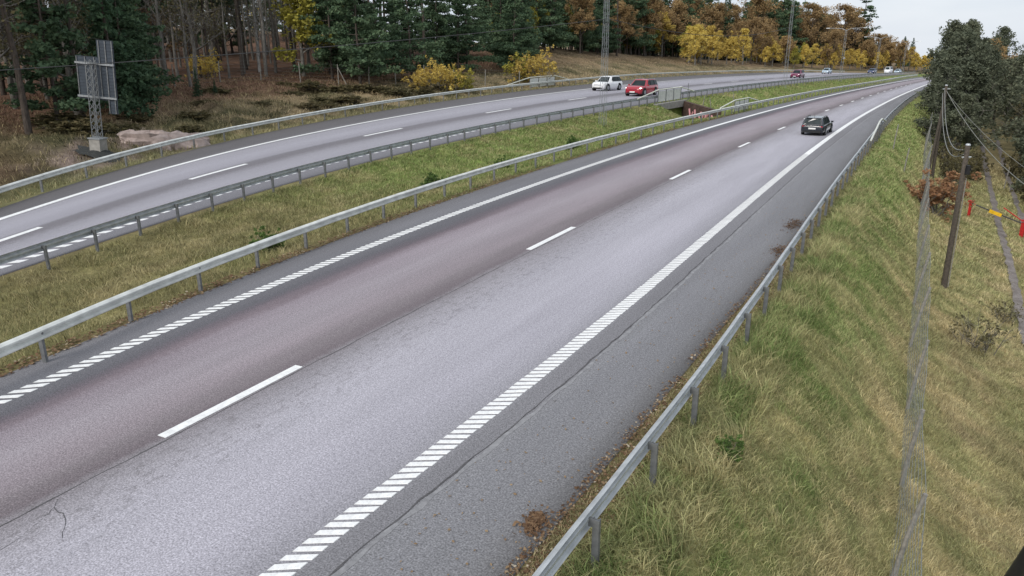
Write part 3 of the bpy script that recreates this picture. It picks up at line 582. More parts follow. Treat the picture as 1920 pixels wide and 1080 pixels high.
# ---------------------------------------------------------------- cars
def car(loc, rz, label, paint, L=4.2, W=1.74, H=1.5, style='hatch', lights=False, rear=False, scale=1.0, small=False):
    """x forward; body lofted from stations"""
    z = gz1(loc[0], loc[1]) if len(loc) == 2 else loc[2]
    root = thing('car', (loc[0], loc[1], z+.008), label, 'car', None, rz); root.scale = (scale,)*3
    hw = W/2; gc = .19; belt = .60*H
    hood_end = .5*L-(.27 if style != 'van' else .14)*L*1.0; a_top = hood_end-(.16 if style != 'van' else .12)*L
    tail_top = {'hatch': -.40*L, 'estate': -.43*L, 'suv': -.42*L, 'van': -.47*L, 'sedan': -.24*L}[style]
    tail_bot = {'hatch': -.485*L, 'estate': -.49*L, 'suv': -.49*L, 'van': -.495*L, 'sedan': -.36*L}[style]
    hoodz = .64*H if style != 'suv' else .66*H
    # lower body: stations (x, half width, bottom, top)
    st = [(-.5*L, hw*.80, gc+.18, belt*.80), (-.485*L, hw*.92, gc+.06, belt*.96), (-.44*L, hw*.98, gc, belt), (-.2*L, hw, gc-.02, belt), (.1*L, hw, gc-.02, belt), (hood_end, hw*.99, gc-.02, belt*.985), (.36*L, hw*.96, gc, hoodz*.93), (.44*L, hw*.90, gc+.02, hoodz*.85), (.485*L, hw*.78, gc+.05, hoodz*.74), (.5*L, hw*.66, gc+.12, hoodz*.60)]
    mb = MB(); V_ = []; F = []
    for x, w_, b, t_ in st:
        s = [(0, b), (w_*.88, b), (w_*.985, b+.10), (w_, b+(t_-b)*.5), (w_*.985, b+(t_-b)*.8), (w_*.93, t_-.015), (w_*.80, t_+.012), (0, t_+.035)]
        s = s+[(-y, zz) for y, zz in s[-2:0:-1]]; V_ += [(x, y, zz) for y, zz in s]
    m = 14
    for i in range(len(st)-1):
        for k in range(m): F.append((i*m+k, (i+1)*m+k, (i+1)*m+(k+1) % m, i*m+(k+1) % m))
    F.append(tuple(range(m))); F.append(tuple(range((len(st)-1)*m+m-1, (len(st)-1)*m-1, -1)))
    mb.add(V_, F); body = mb.build('body', paint, root, smooth=True)
    # cabin: bottom ring at belt, top ring at roof
    wb, wt = hw*.93, hw*.74; zr = H-.05
    bot = [(hood_end+.02, wb*.93), (hood_end-.35*(hood_end-a_top)-.15, wb), (-.02*L, wb), (-.26*L, wb), (tail_bot+.03*L, wb*.97), (tail_bot, wb*.86)]
    top = [(a_top, wt*.9), (a_top-.12, wt), (-.04*L, wt), (-.24*L, wt*.99), (tail_top+.05*L, wt*.95), (tail_top, wt*.88)]
    zt = [zr-.03, zr, zr+.02, zr+.015, zr-.02, zr-.05]; zb_ = belt-.03
    V_ = []; F = []
    for (xb, yb), (xt, yt), q in zip(bot, top, zt):
        V_ += [(xb, -yb, zb_), (xb, yb, zb_), (xt, -yt, q), (xt, yt, q), (xt-.02, 0, q+.03)]
    for i in range(5):
        a, b = i*5, (i+1)*5
        F += [(a, b, b+2, a+2), (b+1, a+1, a+3, b+3), (a+2, b+2, b+4, a+4), (a+4, b+4, b+3, a+3)]
    F += [(0, 2, 4, 3, 1), (25, 26, 28, 29, 27)]
    MB().add(V_, F).build('cabin', paint, root, smooth=False)
    def lerp(p, q, f): return tuple(a+(b-a)*f for a, b in zip(p, q))
    def pane(name, q, inset=.06, offv=(0, 0, 0), mat='car_glass'):
        c = tuple(sum(p[i] for p in q)/4 for i in range(3)); qq = [tuple(a+(b-a)*inset*1.6+o for a, b, o in zip(p, c, offv)) for p in q]
        n_ = (Vector(qq[1])-Vector(qq[0])).cross(Vector(qq[3])-Vector(qq[0])).normalized()*.02
        P = [Vector(p) for p in qq]+[Vector(p)-n_ for p in qq]
        MB().add(P, [(0, 1, 2, 3), (0, 4, 5, 1), (1, 5, 6, 2), (2, 6, 7, 3), (3, 7, 4, 0)]).build(name, mat, root)
    B = lambda i, s: (bot[i][0], s*bot[i][1], zb_); T = lambda i, s: (top[i][0], s*top[i][1], zt[i])
    pane('windscreen', [B(0, -1), B(0, 1), T(0, 1), T(0, -1)], .07, (.012, 0, .012))
    pane('rear_window', [lerp(B(5, 1), T(5, 1), .12), lerp(B(5, -1), T(5, -1), .12), T(5, -1), T(5, 1)], .09, (-.014, 0, .006))
    for s in (-1, 1):
        segs = [(1, 2), (2, 3), (3, 4)]
        for i, j in segs:
            q = [lerp(B(i, s), T(i, s), .12), lerp(B(j, s), T(j, s), .12), lerp(B(j, s), T(j, s), .92), lerp(B(i, s), T(i, s), .92)]
            if s < 0: q = q
            else: q = [q[1], q[0], q[3], q[2]]
            pane('side_window', q, .05, (0, s*.014, .0))
        MB().box((hood_end-.22, s*(hw+.07), belt+.06), (.10, .17, .12)).build('wing_mirror', paint if not small else 'plastic_black', root)
        # lamps
        hl = MB().box((.435*L, s*hw*.70, hoodz*.70), (.10*L*.55, hw*.32, .12 if style != 'suv' else .16), s*-.45, .0); hl.build('headlight', 'headlamp_lit' if lights else 'headlamp_off', root)
        MB().box((-.487*L, s*hw*.68, belt*.80), (.07, hw*.30, .13)).build('tail_light', 'tail_red', root)
    # wheels
    r_ = .31 if style != 'suv' else .345
    for wx in (.31*L, -.29*L):
        for s in (-1, 1):
            arch = MB(); n = 16; P = [(wx+(r_+.07)*math.cos(2*math.pi*k/n), s*(hw*.985+.006), r_+.02+(r_+.07)*math.sin(2*math.pi*k/n)) for k in range(n)]
            P += [(p[0], s*(hw*.86), p[2]) for p in P]; arch.add(P, [tuple(range(n)), tuple(range(2*n-1, n-1, -1))]+[(k, (k+1) % n, n+(k+1) % n, n+k) for k in range(n)]); arch.build('wheel_arch', 'plastic_black', root)
            wl = obj('wheel', None, root, (wx, s*(hw-.07), r_))
            MB().tube([(0, -.10, 0), (0, -.09, 0), (0, .09, 0), (0, .10, 0)], [r_*.9, r_, r_, r_*.9], 20).build('tyre', 'tyre', wl)
            MB().tube([(0, s*.08, 0), (0, s*.112, 0)], [r_*.64, r_*.58], 12).build('rim', 'alloy', wl)
    # bumpers, grille, plate
    MB().box((.497*L, 0, gc+.08), (.06, hw*1.2, .15)).build('lower_grille', 'plastic_black', root)
    MB().box((.492*L, 0, hoodz*.62), (.06, hw*.95, .09), 0, .25).build('grille', 'plastic_black', root)
    MB().box((.507*L, 0, gc+.21), (.02, .50, .11)).build('number_plate', 'plate_white', root)
    MB().box((-.497*L, 0, gc+.10), (.06, hw*1.5, .14)).build('rear_bumper_trim', 'plastic_black', root)
    MB().box((-.502*L, 0, belt*.66), (.02, .50, .11)).build('number_plate', 'plate_white', root)
    if style in ('suv', 'estate'):
        for s in (-1, 1): MB().tube([(a_top-.2, s*wt*.93, zr+.035), (-.1*L, s*wt*.95, zr+.075), (tail_top+.1, s*wt*.9, zr+.03)], .022, 5).build('roof_rail', 'alloy' if style == 'suv' else 'plastic_black', root)
    MB().tube([(tail_top+.25, 0, zr+.02), (tail_top+.1, 0, zr+.17)], .012, 5).build('aerial', 'plastic_black', root)
    if rear: MB().box((tail_top+.03, 0, zr-.015), (.20, wt*1.65, .04)).build('roof_spoiler', paint, root)
    return root
def heading(line, u, zfun, back=False):
    _, t_, _ = frame(line, u, zfun); a = math.atan2(t_.y, t_.x); return a+math.pi if back else a
def lanepos(u, a, b, f): v = float(V(a, u)*(1-f)+V(b, u)*f); return tuple(float(q) for q in XY(u, v))
car(lanepos(55.8, 'redge', 'dash', .29), heading('dash', 56, zn)-.02, 'dark estate car driving away with red tail lights', 'car_dark', 4.3, 1.68, 1.32, 'estate', rear=True, scale=.90)
car((11.6, 94.4, float(zf(88))), heading('fdash', 88, zf, True)-.12, 'white hatchback on the far carriageway behind the lattice mast', 'car_white', 3.65, 1.66, 1.40, 'hatch', scale=1.22)
car((14.1, 83.9, float(zf(80))), heading('fdash', 80, zf, True)-.05, 'red compact SUV with lit headlights beside the white bridge parapet', 'car_red', 4.2, 1.82, 1.50, 'suv', True, scale=1.14)
FC = lambda u, f: (*lanepos(u, 'fdash' if f >= 0 else 'fnedge', 'fedge' if f >= 0 else 'fdash', f if f >= 0 else 1+f), float(zf(u)))
car(FC(162, -.45), heading('fdash', 178, zf, True)-.05, 'small maroon car with lit headlights far along the far carriageway', 'car_maroon', 4.1, 1.76, 1.52, 'hatch', True, scale=1.05)
car(FC(236, .42), heading('fdash', 208, zf, True)-.05, 'pale silver blue car in the lane by the forest, far off', 'car_silver', 4.2, 1.76, 1.48, 'hatch', True, scale=1.05)
car(FC(258, -.2), heading('fdash', 226, zf, True)-.05, 'navy blue car following far behind the maroon car', 'car_navy', 4.2, 1.76, 1.46, 'hatch', True, scale=1.02)
car(FC(316, .5), heading('fdash', 262, zf, True)-.05, 'white van with tall body at the end of the far carriageway', 'car_white', 5.2, 1.95, 2.35, 'van', True, scale=1.0)
car(FC(298, .0), heading('fdash', 250, zf, True)-.05, 'light blue grey car just in front of the white van', 'car_silver', 4.2, 1.76, 1.46, 'hatch', True, scale=1.0)

# ---------------------------------------------------------------- right side: wildlife fence, telephone poles, barrier, dirt track
def at_uv(u, v): x, y = XY(u, v); return float(x), float(y), gz1(x, y)
p0 = Vector(at_uv(8.0, -.75)); fence = thing('wildlife_fence', p0, 'wire mesh fence with leaning posts at the foot of the grass slope', 'fence')
fu = [8.2, 11.1, 13.9, 17.2, 21, 25, 29.2, 33.5, 38, 43, 48, 54, 60, 67, 75]
rnd = random.Random(12); tops = []; feet = []
for u in fu:
    x, y, z = at_uv(u, -.62-.03*math.sin(u*.5)); f = Vector((x, y, z)); ln = Vector((.20+rnd.uniform(-.08, .10), -.10, 0)); h = 1.62+rnd.uniform(-.1, .1)
    tp = f+ln+Vector((0, 0, h)); MB().tube([f-p0-Vector((0, 0, .4)), f.lerp(tp, .5)-p0, tp-p0], [.042, .04, .036], 7).build('post', 'grey_wood', fence); tops.append(tp); feet.append(f)
mb = MB(); NW = 11
for k in range(NW):
    f = .04+.95*(k/(NW-1))**1.05; pts = []
    for i in range(len(tops)-1):
        for s in range(4):
            a = feet[i].lerp(tops[i], f); b = feet[i+1].lerp(tops[i+1], f); q = a.lerp(b, s/4); sagz = (-.05 if k > NW-3 else -.02)*math.sin(math.pi*s/4); pts.append(q-p0+Vector((.02*math.sin(q.y*1.7+k), 0, sagz)))
    mb.tube(pts, 0.0042 if k < NW-1 else .006, 3, False)
mb.build('line_wire', 'fence_wire', fence)
mb = MB()
for i in range(len(tops)-1):
    n = int((tops[i+1]-tops[i]).length/.30)
    for s in range(1, n):
        a = feet[i].lerp(feet[i+1], s/n)-p0+Vector((0, 0, .05)); b = tops[i].lerp(tops[i+1], s/n)-p0-Vector((0, 0, .03)); mb.tube([a, b], .0028, 3, False)
mb.build('stay_wire', 'fence_wire', fence)

def pole(u, v, h, lean, label, r0=.13, brace=None):
    x, y, z = at_uv(u, v); root = thing('telephone_pole', (x, y, z), label, 'pole')
    tp = Vector((lean[0]*h, lean[1]*h, h))
    MB().tube([(0, 0, -.5), (0, 0, 0), tp*.5, tp], [r0*1.05, r0, r0*.88, r0*.74], 10, True).build('shaft', 'old_wood', root, smooth=True)
    MB().tube([tp, tp+Vector((0, 0, .05))], [r0*.85, r0*.55], 10).build('cap', 'galvanised', root)
    return root, Vector((x, y, z))+tp
t1, top1 = pole(29.3, -1.6, 5.0, (-.012, 0), 'dark telephone pole standing before the rust coloured shrub', .10)
MB().box((.0, -.12, 4.2), (.11, .13, .3)).build('junction_box', 'plastic_black', t1)
MB().tube([(.16, .02, .05), (.10, .02, 3.9)], .02, 6).build('conduit', 'grey_wood', t1)
MB().tube([(.14, .05, 4.6), (-.18, .0, 4.6)], .03, 6).build('bracket', 'galvanised', t1)
t2, top2 = pole(53.5, -1.2, 5.6, (-.012, 0), 'paired telephone pole against the dark green trees, cables at its top', .105)
MB().tube([(-.55, -.45, -.4), (-.06, -.05, 5.2)], .075, 8).build('brace_pole', 'old_wood', t2)
MB().tube([(.2, .0, 5.4), (-.25, 0, 5.4)], .03, 6).build('bracket', 'galvanised', t2)
cable(catenary(top2-Vector((.05, 0, .25)), top1-Vector((.15, 0, .15)), 1.0), .018, 'sagging grey cable between the two telephone poles, upper of the pair', 'cables between the telephone poles', 'grey_cable')
cable(catenary(top2-Vector((.15, 0, .45)), top1-Vector((.1, 0, .30)), 1.25), .018, 'sagging grey cable between the two telephone poles, lower of the pair', 'cables between the telephone poles', 'grey_cable')
cable(catenary(top2-Vector((-.05, 0, .3)), Vector((22.5, 26.5, -1.0)), 1.3), .018, 'slack cable dropping from the far telephone pole towards the barrier', None, 'grey_cable')
cable(catenary(top2-Vector((-.1, 0, .4)), Vector((24.5, 27.5, -1.2)), 1.0), .012, 'thin slack cable hanging beside the thicker one, over the dirt track', None, 'grey_cable')
for u, v, h, lab in ((50.5, 1.15, 1.5, 'thin weathered stake on the grass slope above the fence'), (45.5, .35, 1.3, 'short weathered stake lower on the grass slope'), (62, -5.9, 1.6, 'grey fence stake beside the dirt track under the dark trees')):
    x, y, z = at_uv(u, v); tag(MB().tube([(0, 0, -.3), (.05, 0, h*.5), (.11, 0, h)], [.035, .033, .03], 6).build('stake', 'grey_wood', None, (x, y, z)), lab, 'stake')
for u, v, h, ln_, lab in ((76.9, float(V('frail', 76.9))-.3, 1.7, .02, 'dark marker post beside the end of the panelled parapet over the graffiti'), (75.0, 18.0, 1.3, -.22, 'pale leaning stake in the grass behind the small parapet'), (80.5, 17.2, 1.5, .0, 'pale upright stake in the median grass past the small parapet'), (73.6, 18.6, 1.5, .12, 'thin stake leaning before the graffiti wall')):
    x, y, z = at_uv(u, v); z = max(z, -1.2); tag(MB().tube([(0, 0, -.3), (ln_*h*.5, 0, h*.5), (ln_*h, 0, h)], .035, 6).build('marker_post', 'post_steel' if ln_ == .02 else 'grey_wood', None, (x, y, z)), lab, 'post')
# black stay pole at the edge of the slope
a = Vector((6.12, 8.40, 0)); a.z = gz1(a.x, a.y)-.4; b = Vector((5.63, 5.95, 3.0))
sp = thing('stay_pole', a, 'thick black pole leaning out of the dry grass at the foot of the slope', 'pole')
MB().tube([(0, 0, 0), (b-a)*.5, b-a], [.095, .09, .085], 12).build('shaft', 'black_paint', sp, smooth=True)
MB().tube([(b-a)*.28, (b-a)*.30], .11, 12).build('collar', 'black_paint', sp)

# barrier across the track
bl = Vector(at_uv(46.8, -3.1)); br = Vector(at_uv(46.0, -5.55)); zt = max(bl.z, br.z)
gate = thing('boom_barrier', bl, 'red and yellow boom barrier closing the dirt track', 'barrier')
dB = br-bl; dB.z = 0; ang = math.atan2(dB.y, dB.x); Lb = dB.length
gate.rotation_euler = (0, 0, ang); gate['heading'] = ang; del gate['heading']
MB().box((0, 0, .32), (.12, .12, .9)).build('post', 'red_paint', gate); MB().box((0, 0, .82), (.24, .2, .10)).build('post_cap', 'red_paint', gate)
MB().box((Lb, 0, .30+br.z-bl.z), (.18, .18, 1.0)).build('post', 'red_paint', gate); MB().box((Lb, 0, .9+br.z-bl.z), (.22, .22, .08)).build('post_cap', 'red_paint', gate)
MB().tube([(.05, 0, .72), (Lb, 0, .72+br.z-bl.z)], .035, 8).build('boom', 'black_paint', gate)
MB().box((Lb*.48, -.06, .72+(br.z-bl.z)*.48), (.62, .03, .18), 0, -math.atan2(br.z-bl.z, Lb)).build('sign_plate', 'yellow_paint', gate)
MB().tube([(Lb*.60, .0, .70), (Lb-.05, 0, .12)], .03, 6).build('strut', 'red_paint', gate)

# dirt track: two wheel ruts of gravel
t_ = NT('gravel', 0.95); g = t_.coord(); f1 = t_.noise(g, 2.0, 6, 0.7); f2 = t_.noise(g, 26, 3, 0.7)
c_ = t_.ramp(f1, [(0.3, (0.13, 0.11, 0.095, 1)), (0.7, (0.27, 0.24, 0.225, 1))]); t_.col(t_.mix(1.0, c_, t_.ramp(f2, [(0.35, (0.6, 0.6, 0.6, 1)), (0.65, (1.35, 1.35, 1.35, 1))]), 'MULTIPLY')); M['gravel'] = t_.m
TU = [20, 26, 31, 37, 44, 52, 62, 75, 92, 112]; TV = [-4.1, -4.15, -4.2, -4.45, -4.55, -4.75, -5.05, -5.4, -6.1, -6.7]
for s in (0, 1):
    rnd = random.Random(40+s); L_ = []; us = np.arange(16, 112, .5)
    for u in us:
        v = np.interp(u, TU, TV)-s*(1.15+.004*u)+rnd.uniform(-.03, .03); hw_ = (.06+.26*fbm(u*.9, s*7.0, 4))*(1 if s == 0 else .85)
        for q in (hw_, -hw_):
            x, y = XY(u, v+q*(1+rnd.uniform(-.25, .25))); L_.append((float(x), float(y), gz1(x, y)+.035))
    tag(MB().add(L_, [(2*i+1, 2*i+3, 2*i+2, 2*i) for i in range(len(us)-1)]).build('dirt_track', 'gravel'), kind='structure')

# ---------------------------------------------------------------- left side: forest fence and rocks
p0 = Vector((-46, 62, 0)); p0.z = gz1(p0.x, p0.y); lf = thing('forest_fence', p0, 'thin wooden post fence with wires along the forest edge', 'fence')
FP = [(-.62, 66), (-.52, 69), (-.436, 72), (-.377, 76), (-.324, 80), (-.273, 82), (-.224, 83), (-.185, 84), (-.150, 86), (-.113, 88), (-.075, 91), (-.035, 95), (.01, 100)]
rnd = random.Random(31); tp_ = []; ft_ = []
for b, y in FP:
    x = b*y; z = gz1(x, y); h = rnd.uniform(2.0, 2.35); ft_.append(Vector((x, y, z))); tp_.append(Vector((x+rnd.uniform(-.08, .08), y, z+h)))
    MB().tube([ft_[-1]-p0-Vector((0, 0, .4)), tp_[-1]-p0], [.065, .055], 6).build('post', 'grey_wood', lf)
MB().tube([ft_[6]-p0+Vector((.9, -.1, 0)), tp_[6]-p0-Vector((0, 0, .3))], .05, 6).build('stay', 'grey_wood', lf)
mb = MB()
for k in range(7):
    f = .08+.9*k/6; mb.tube([ft_[i].lerp(tp_[i], f)-p0 for i in range(len(FP))], .008, 3, False)
mb.build('line_wire', 'fence_wire', lf)
def rock(x, y, s, label, seed):
    rs = np.random.RandomState(seed); n = 14; V_ = []; F = []
    for i in range(9):
        ph = math.pi*i/8
        for k in range(n):
            th = 2*math.pi*k/n; d = np.array([math.sin(ph)*math.cos(th), math.sin(ph)*math.sin(th), math.cos(ph)])
            r_ = .55+.75*fbm(d[0]*1.9+seed, d[1]*1.9+d[2]*1.6, seed)+.22*rs.rand(); d = np.sign(d)*np.abs(d)**.85
            V_.append((d[0]*r_*s[0], d[1]*r_*s[1], d[2]*r_*s[2]))
    for i in range(8):
        for k in range(n): F.append((i*n+k, (i+1)*n+k, (i+1)*n+(k+1) % n, i*n+(k+1) % n))
    tag(MB().add(V_, F).build('rock', 'rock', None, (x, y, gz1(x, y)+.22*s[2])), label, 'rock')
rock(-19.5, 45.6, (1.2, 1.0, .8), 'rounded pinkish boulder on the verge beside the sign mast', 3)
rock(-21.8, 45.6, (1.8, 1.1, .5), 'low flat pinkish rock half buried in the verge', 5)
rock(-20.7, 45.0, (.8, .6, .5), 'jagged pinkish rock wedged between the boulder and the flat rock', 14)
rock(-23.4, 46.4, (.8, .6, .36), 'small pale rock behind the flat rock near the sign', 8)

# ---------------------------------------------------------------- trees
def leaves(rs, cen, rad, n, size, flat=1.0, droop=0.0):
    """n diamond leaves spread through blobs (centres, radii)"""
    cen = np.asarray(cen, float); rad = np.asarray(rad, float); w_ = rad**2; k = rs.choice(len(cen), n, p=w_/w_.sum())
    d = rs.normal(size=(n, 3)); d /= np.linalg.norm(d, axis=1)[:, None]; r_ = rs.rand(n)**.45
    c = cen[k]+d*(r_*rad[k])[:, None]*np.array([1, 1, flat])
    a = rs.normal(size=(n, 3))*np.array([1, 1, .6]); a /= np.linalg.norm(a, axis=1)[:, None]; b = np.cross(a, rs.normal(size=(n, 3))); b /= np.linalg.norm(b, axis=1)[:, None]
    s = size*(.6+.8*rs.rand(n)); a *= s[:, None]; b *= (s*.6)[:, None]; a[:, 2] -= droop*s
    v = np.stack([c-a, c-b, c+a, c+b], 1).reshape(-1, 3)
    blob = rs.rand(len(cen)); sh = .5*blob[k]+.5*rs.rand(n)
    return v, np.repeat(sh, 4)
def tree_mesh(rs, kind, H):
    tb = MB(); cen = []; rad = []
    def limb(p, d, L, r_, lvl, out):
        pts = [Vector(p)]; dd = Vector(d).normalized()
        for i in range(4):
            dd = (dd+Vector(rs.normal(size=3)*.16)+Vector((0, 0, .05))).normalized(); pts.append(pts[-1]+dd*L/4)
        tb.tube(pts, [r_*(1-.2*i) for i in range(5)], 5 if lvl == 0 else 3, False)
        if lvl > 0:
            for i in range(3 if lvl == 1 else 4):
                f = rs.uniform(.35, 1); q = pts[int(f*4)]; d2 = (dd+Vector(rs.normal(size=3)*.75)+Vector((0, 0, .15))).normalized(); limb(q, d2, L*rs.uniform(.4, .65), r_*.42, lvl-1, out)
        else: out.append(pts[-1]); out.append(pts[2])
    def trunk(h, r0, wob=.02, n=8, r1=.25):
        pts = []; x = y = 0
        for i in range(n+1):
            pts.append(Vector((x, y, h*i/n-(.4 if i == 0 else 0)))); x += rs.normal()*wob*h/n*2; y += rs.normal()*wob*h/n*2
        tb.tube(pts, [r0*(1.15 if i == 0 else 1)*(1-(1-r1)*i/n) for i in range(n+1)], 8, False); return pts
    if kind in ('pine', 'pinelow'):
        pts = trunk(H, .085+.005*H, .014, 9, .2); low = .50 if kind == 'pine' else .10; zz = H*low
        while zz < H*.98:
            f = zz/H; L = (1-f)*H*.30+.5; 
            if kind == 'pine' : L = min(L, 2.4)
            for k in range(rs.randint(2, 5)):
                a = rs.uniform(0, 6.283); i = min(int(f*9), 8); o = pts[i].lerp(pts[i+1], f*9-i); L2 = L*rs.uniform(.5, 1.1)
                e = o+Vector((math.cos(a)*L2, math.sin(a)*L2, L2*rs.uniform(-.10, .30))); tb.tube([o, o.lerp(e, .5)+Vector((0, 0, -.06)), e], [.04, .03, .012], 3, False)
                for s in (.5, .75, 1.0): c_ = o.lerp(e, s); cen.append(tuple(c_)); rad.append(.30+.34*L2*.5*rs.uniform(.7, 1.2))
            zz += H*rs.uniform(.03, .06)
        if kind == 'pine':
            for k in range(10):                     # dead snags on the bare trunk
                zz = H*rs.uniform(.12, .5); a = rs.uniform(0, 6.28); o = pts[int(zz/H*9)]; o = Vector((o.x, o.y, zz)); tb.tube([o, o+Vector((math.cos(a)*rs.uniform(.4, 1.5), math.sin(a)*rs.uniform(.4, 1.5), rs.uniform(-.2, .2)))], [.025, .008], 3, False)
        return tb, leaves(rs, cen, rad, 3600 if kind == 'pine' else 6500, .15, .45, .15)
    if kind == 'spruce':
        trunk(H, .05+.014*H, .006, 8, .12); zz = H*.06
        while zz < H*.99:
            f = zz/H; L = (1-f)**.85*H*.21+.10
            for k in range(6):
                a = rs.uniform(0, 6.283); L2 = L*rs.uniform(.6, 1.1); e = Vector((math.cos(a)*L2, math.sin(a)*L2, zz-L2*.25)); tb.tube([(0, 0, zz), e], [.022, .006], 3, False)
                for s in (.35, .7, 1.0): cen.append(tuple(Vector((0, 0, zz)).lerp(e, s))); rad.append(.09+.16*L2)
            zz += max(.12, H*.028)
        return tb, leaves(rs, cen, rad, 3800, .05+.010*H, .6, .35)
    if kind == 'bare':
        pts = trunk(H, .08+.006*H, .02, 9, .15); out = []
        for k in range(16):
            f = rs.uniform(.22, .97); i = min(int(f*9), 8); o = pts[i].lerp(pts[i+1], f*9-i); a = rs.uniform(0, 6.28); limb(o, (math.cos(a)*.8, math.sin(a)*.8, rs.uniform(.35, 1.1)), (1.15-f)*H*.25+.7, .042*(1.2-f), 2, out)
        return tb, leaves(rs, [tuple(p) for p in out], [.35]*len(out), 260, .08)
    if kind in ('yellow', 'broad', 'oak', 'thin'):
        pts = trunk(H*.82, .06+.012*H, .03, 8, .2); out = []; lo = {'yellow': .16, 'broad': .10, 'oak': .22, 'thin': .25}[kind]; wd = {'yellow': .27, 'broad': .30, 'oak': .38, 'thin': .22}[kind]
        for k in range(17 if kind != 'thin' else 12):
            f = lo+(1-lo)*(k+rs.rand())/17; i = min(int(f*8), 7); o = pts[i].lerp(pts[i+1], min(f*8-i, 1)); a = k*2.4+rs.uniform(-.5, .5); env = math.sin(math.pi*min(1, .28+.72*f*.92))
            limb(o, (math.cos(a), math.sin(a), rs.uniform(.25, .9)+f*.6), H*wd*env*rs.uniform(.7, 1.15), .018*H*(1.15-f)*.6, 2 if kind != 'thin' else 2, out)
        cen = [tuple(p) for p in out]; rad = [H*.042*rs.uniform(.7, 1.4) for _ in cen]; n = {'yellow': 4600, 'broad': 7000, 'oak': 6000, 'thin': 1500}[kind]
        return tb, leaves(rs, cen, rad, n, {'yellow': .11, 'broad': .13, 'oak': .13, 'thin': .10}[kind], .9)
    if kind in ('shrub', 'twigs'):
        out = []
        for k in range(22):
            a = rs.uniform(0, 6.28); limb((rs.normal()*.15*H, rs.normal()*.15*H, -.1), (math.cos(a)*.55, math.sin(a)*.55, 1), H*rs.uniform(.5, .95), .012*H, 1, out)
        cen = [tuple(p) for p in out]; return tb, leaves(rs, cen, [H*.09*rs.uniform(.6, 1.3) for _ in cen], 2600 if kind == 'shrub' else 260, .055*H**.5, .9)
TREES = {}
def variants(key, kind, H, n, bark_, leaf, seed):
    L_ = []
    for i in range(n):
        rs = np.random.RandomState(seed+i); tb, (lv, sh) = tree_mesh(rs, kind, H*(1+.12*(i-(n-1)/2)))
        tm = tb.mesh('trunk', bark_, True); lm = npmesh('crown', lv, np.arange(len(lv)).reshape(-1, 4), leaf, {'shade': sh}); L_.append((tm, lm))
    TREES[key] = L_
variants('pine', 'pine', 15, 4, 'bark_pine', 'needles_pine', 100)
variants('pinelow', 'pinelow', 12, 4, 'bark_pine', 'needles_pine', 120)
variants('spruce', 'spruce', 10, 3, 'bark_pine', 'needles_spruce', 140)
variants('bare', 'bare', 12, 5, 'bark_grey', 'leaves_dull', 160)
variants('birch', 'bare', 12, 2, 'bark_birch', 'leaves_yellow', 180)
variants('yellow', 'yellow', 7, 4, 'bark_grey', 'leaves_yellow', 200)
variants('olive', 'yellow', 7, 2, 'bark_grey', 'leaves_olive', 215)
variants('oak', 'oak', 10, 3, 'bark_pine', 'leaves_orange', 220)
variants('broad', 'broad', 10, 4, 'bark_grey', 'leaves_green', 240)
variants('thin', 'thin', 11, 3, 'bark_grey', 'leaves_dull', 260)
variants('rustbush', 'shrub', 2.0, 1, 'bark_grey', 'leaves_rust', 280)
variants('yellowbush', 'shrub', 3.2, 3, 'bark_grey', 'leaves_yellow', 290)
variants('olivebush', 'shrub', 3.0, 2, 'bark_grey', 'leaves_olive', 300)
variants('greenbush', 'shrub', 1.2, 2, 'bark_grey', 'leaves_fresh', 310)
variants('darkbush', 'shrub', 1.3, 2, 'bark_grey', 'heather', 330)
variants('scrub', 'shrub', 1.8, 2, 'bark_grey', 'leaves_dull', 340)
variants('twigbush', 'twigs', 1.6, 2, 'bark_grey', 'leaves_dull', 320)
NAMES = {'pine': 'pine_tree', 'pinelow': 'pine_tree', 'spruce': 'spruce_tree', 'bare': 'bare_tree', 'birch': 'birch_tree', 'yellow': 'autumn_tree', 'olive': 'autumn_tree', 'oak': 'oak_tree', 'broad': 'leafy_tree', 'thin': 'thin_tree',
         'rustbush': 'shrub', 'yellowbush': 'shrub', 'olivebush': 'shrub', 'greenbush': 'shrub', 'darkbush': 'heather_shrub', 'scrub': 'scrub_shrub', 'twigbush': 'shrub'}
trnd = random.Random(77)
def tree(key, x, y, s, label, group=None, dz=0.0, i=None):
    L_ = TREES[key]; tm, lm = L_[(trnd.randrange(len(L_)) if i is None else i) % len(L_)]
    r = thing(NAMES[key], (x, y, gz1(x, y)+dz), label, 'tree' if 'tree' in NAMES[key] else 'shrub', group, trnd.uniform(0, 6.283)); r.scale = (s*trnd.uniform(.92, 1.08), s*trnd.uniform(.92, 1.08), s)
    if key == 'broad': q = trnd.uniform(.9, 1.08); r.scale = (r.scale[0]*q, r.scale[1]*q, r.scale[2]*trnd.uniform(.94, 1.1))
    obj('trunk' if 'tree' in NAMES[key] else 'stems', tm, r); obj('crown' if 'tree' in NAMES[key] else 'foliage', lm, r); return r
KIND = {'pine': 'tall bare trunked pine', 'bare': 'leafless grey tree', 'birch': 'slender pale barked birch', 'pinelow': 'dark green low branched pine', 'thin': 'sparse brown leaved tree',
        'oak': 'broad orange brown autumn tree', 'yellow': 'bright yellow autumn tree', 'olive': 'olive yellow autumn tree', 'spruce': 'dark pointed spruce', 'broad': 'dense dark green leafy tree'}
placed = []
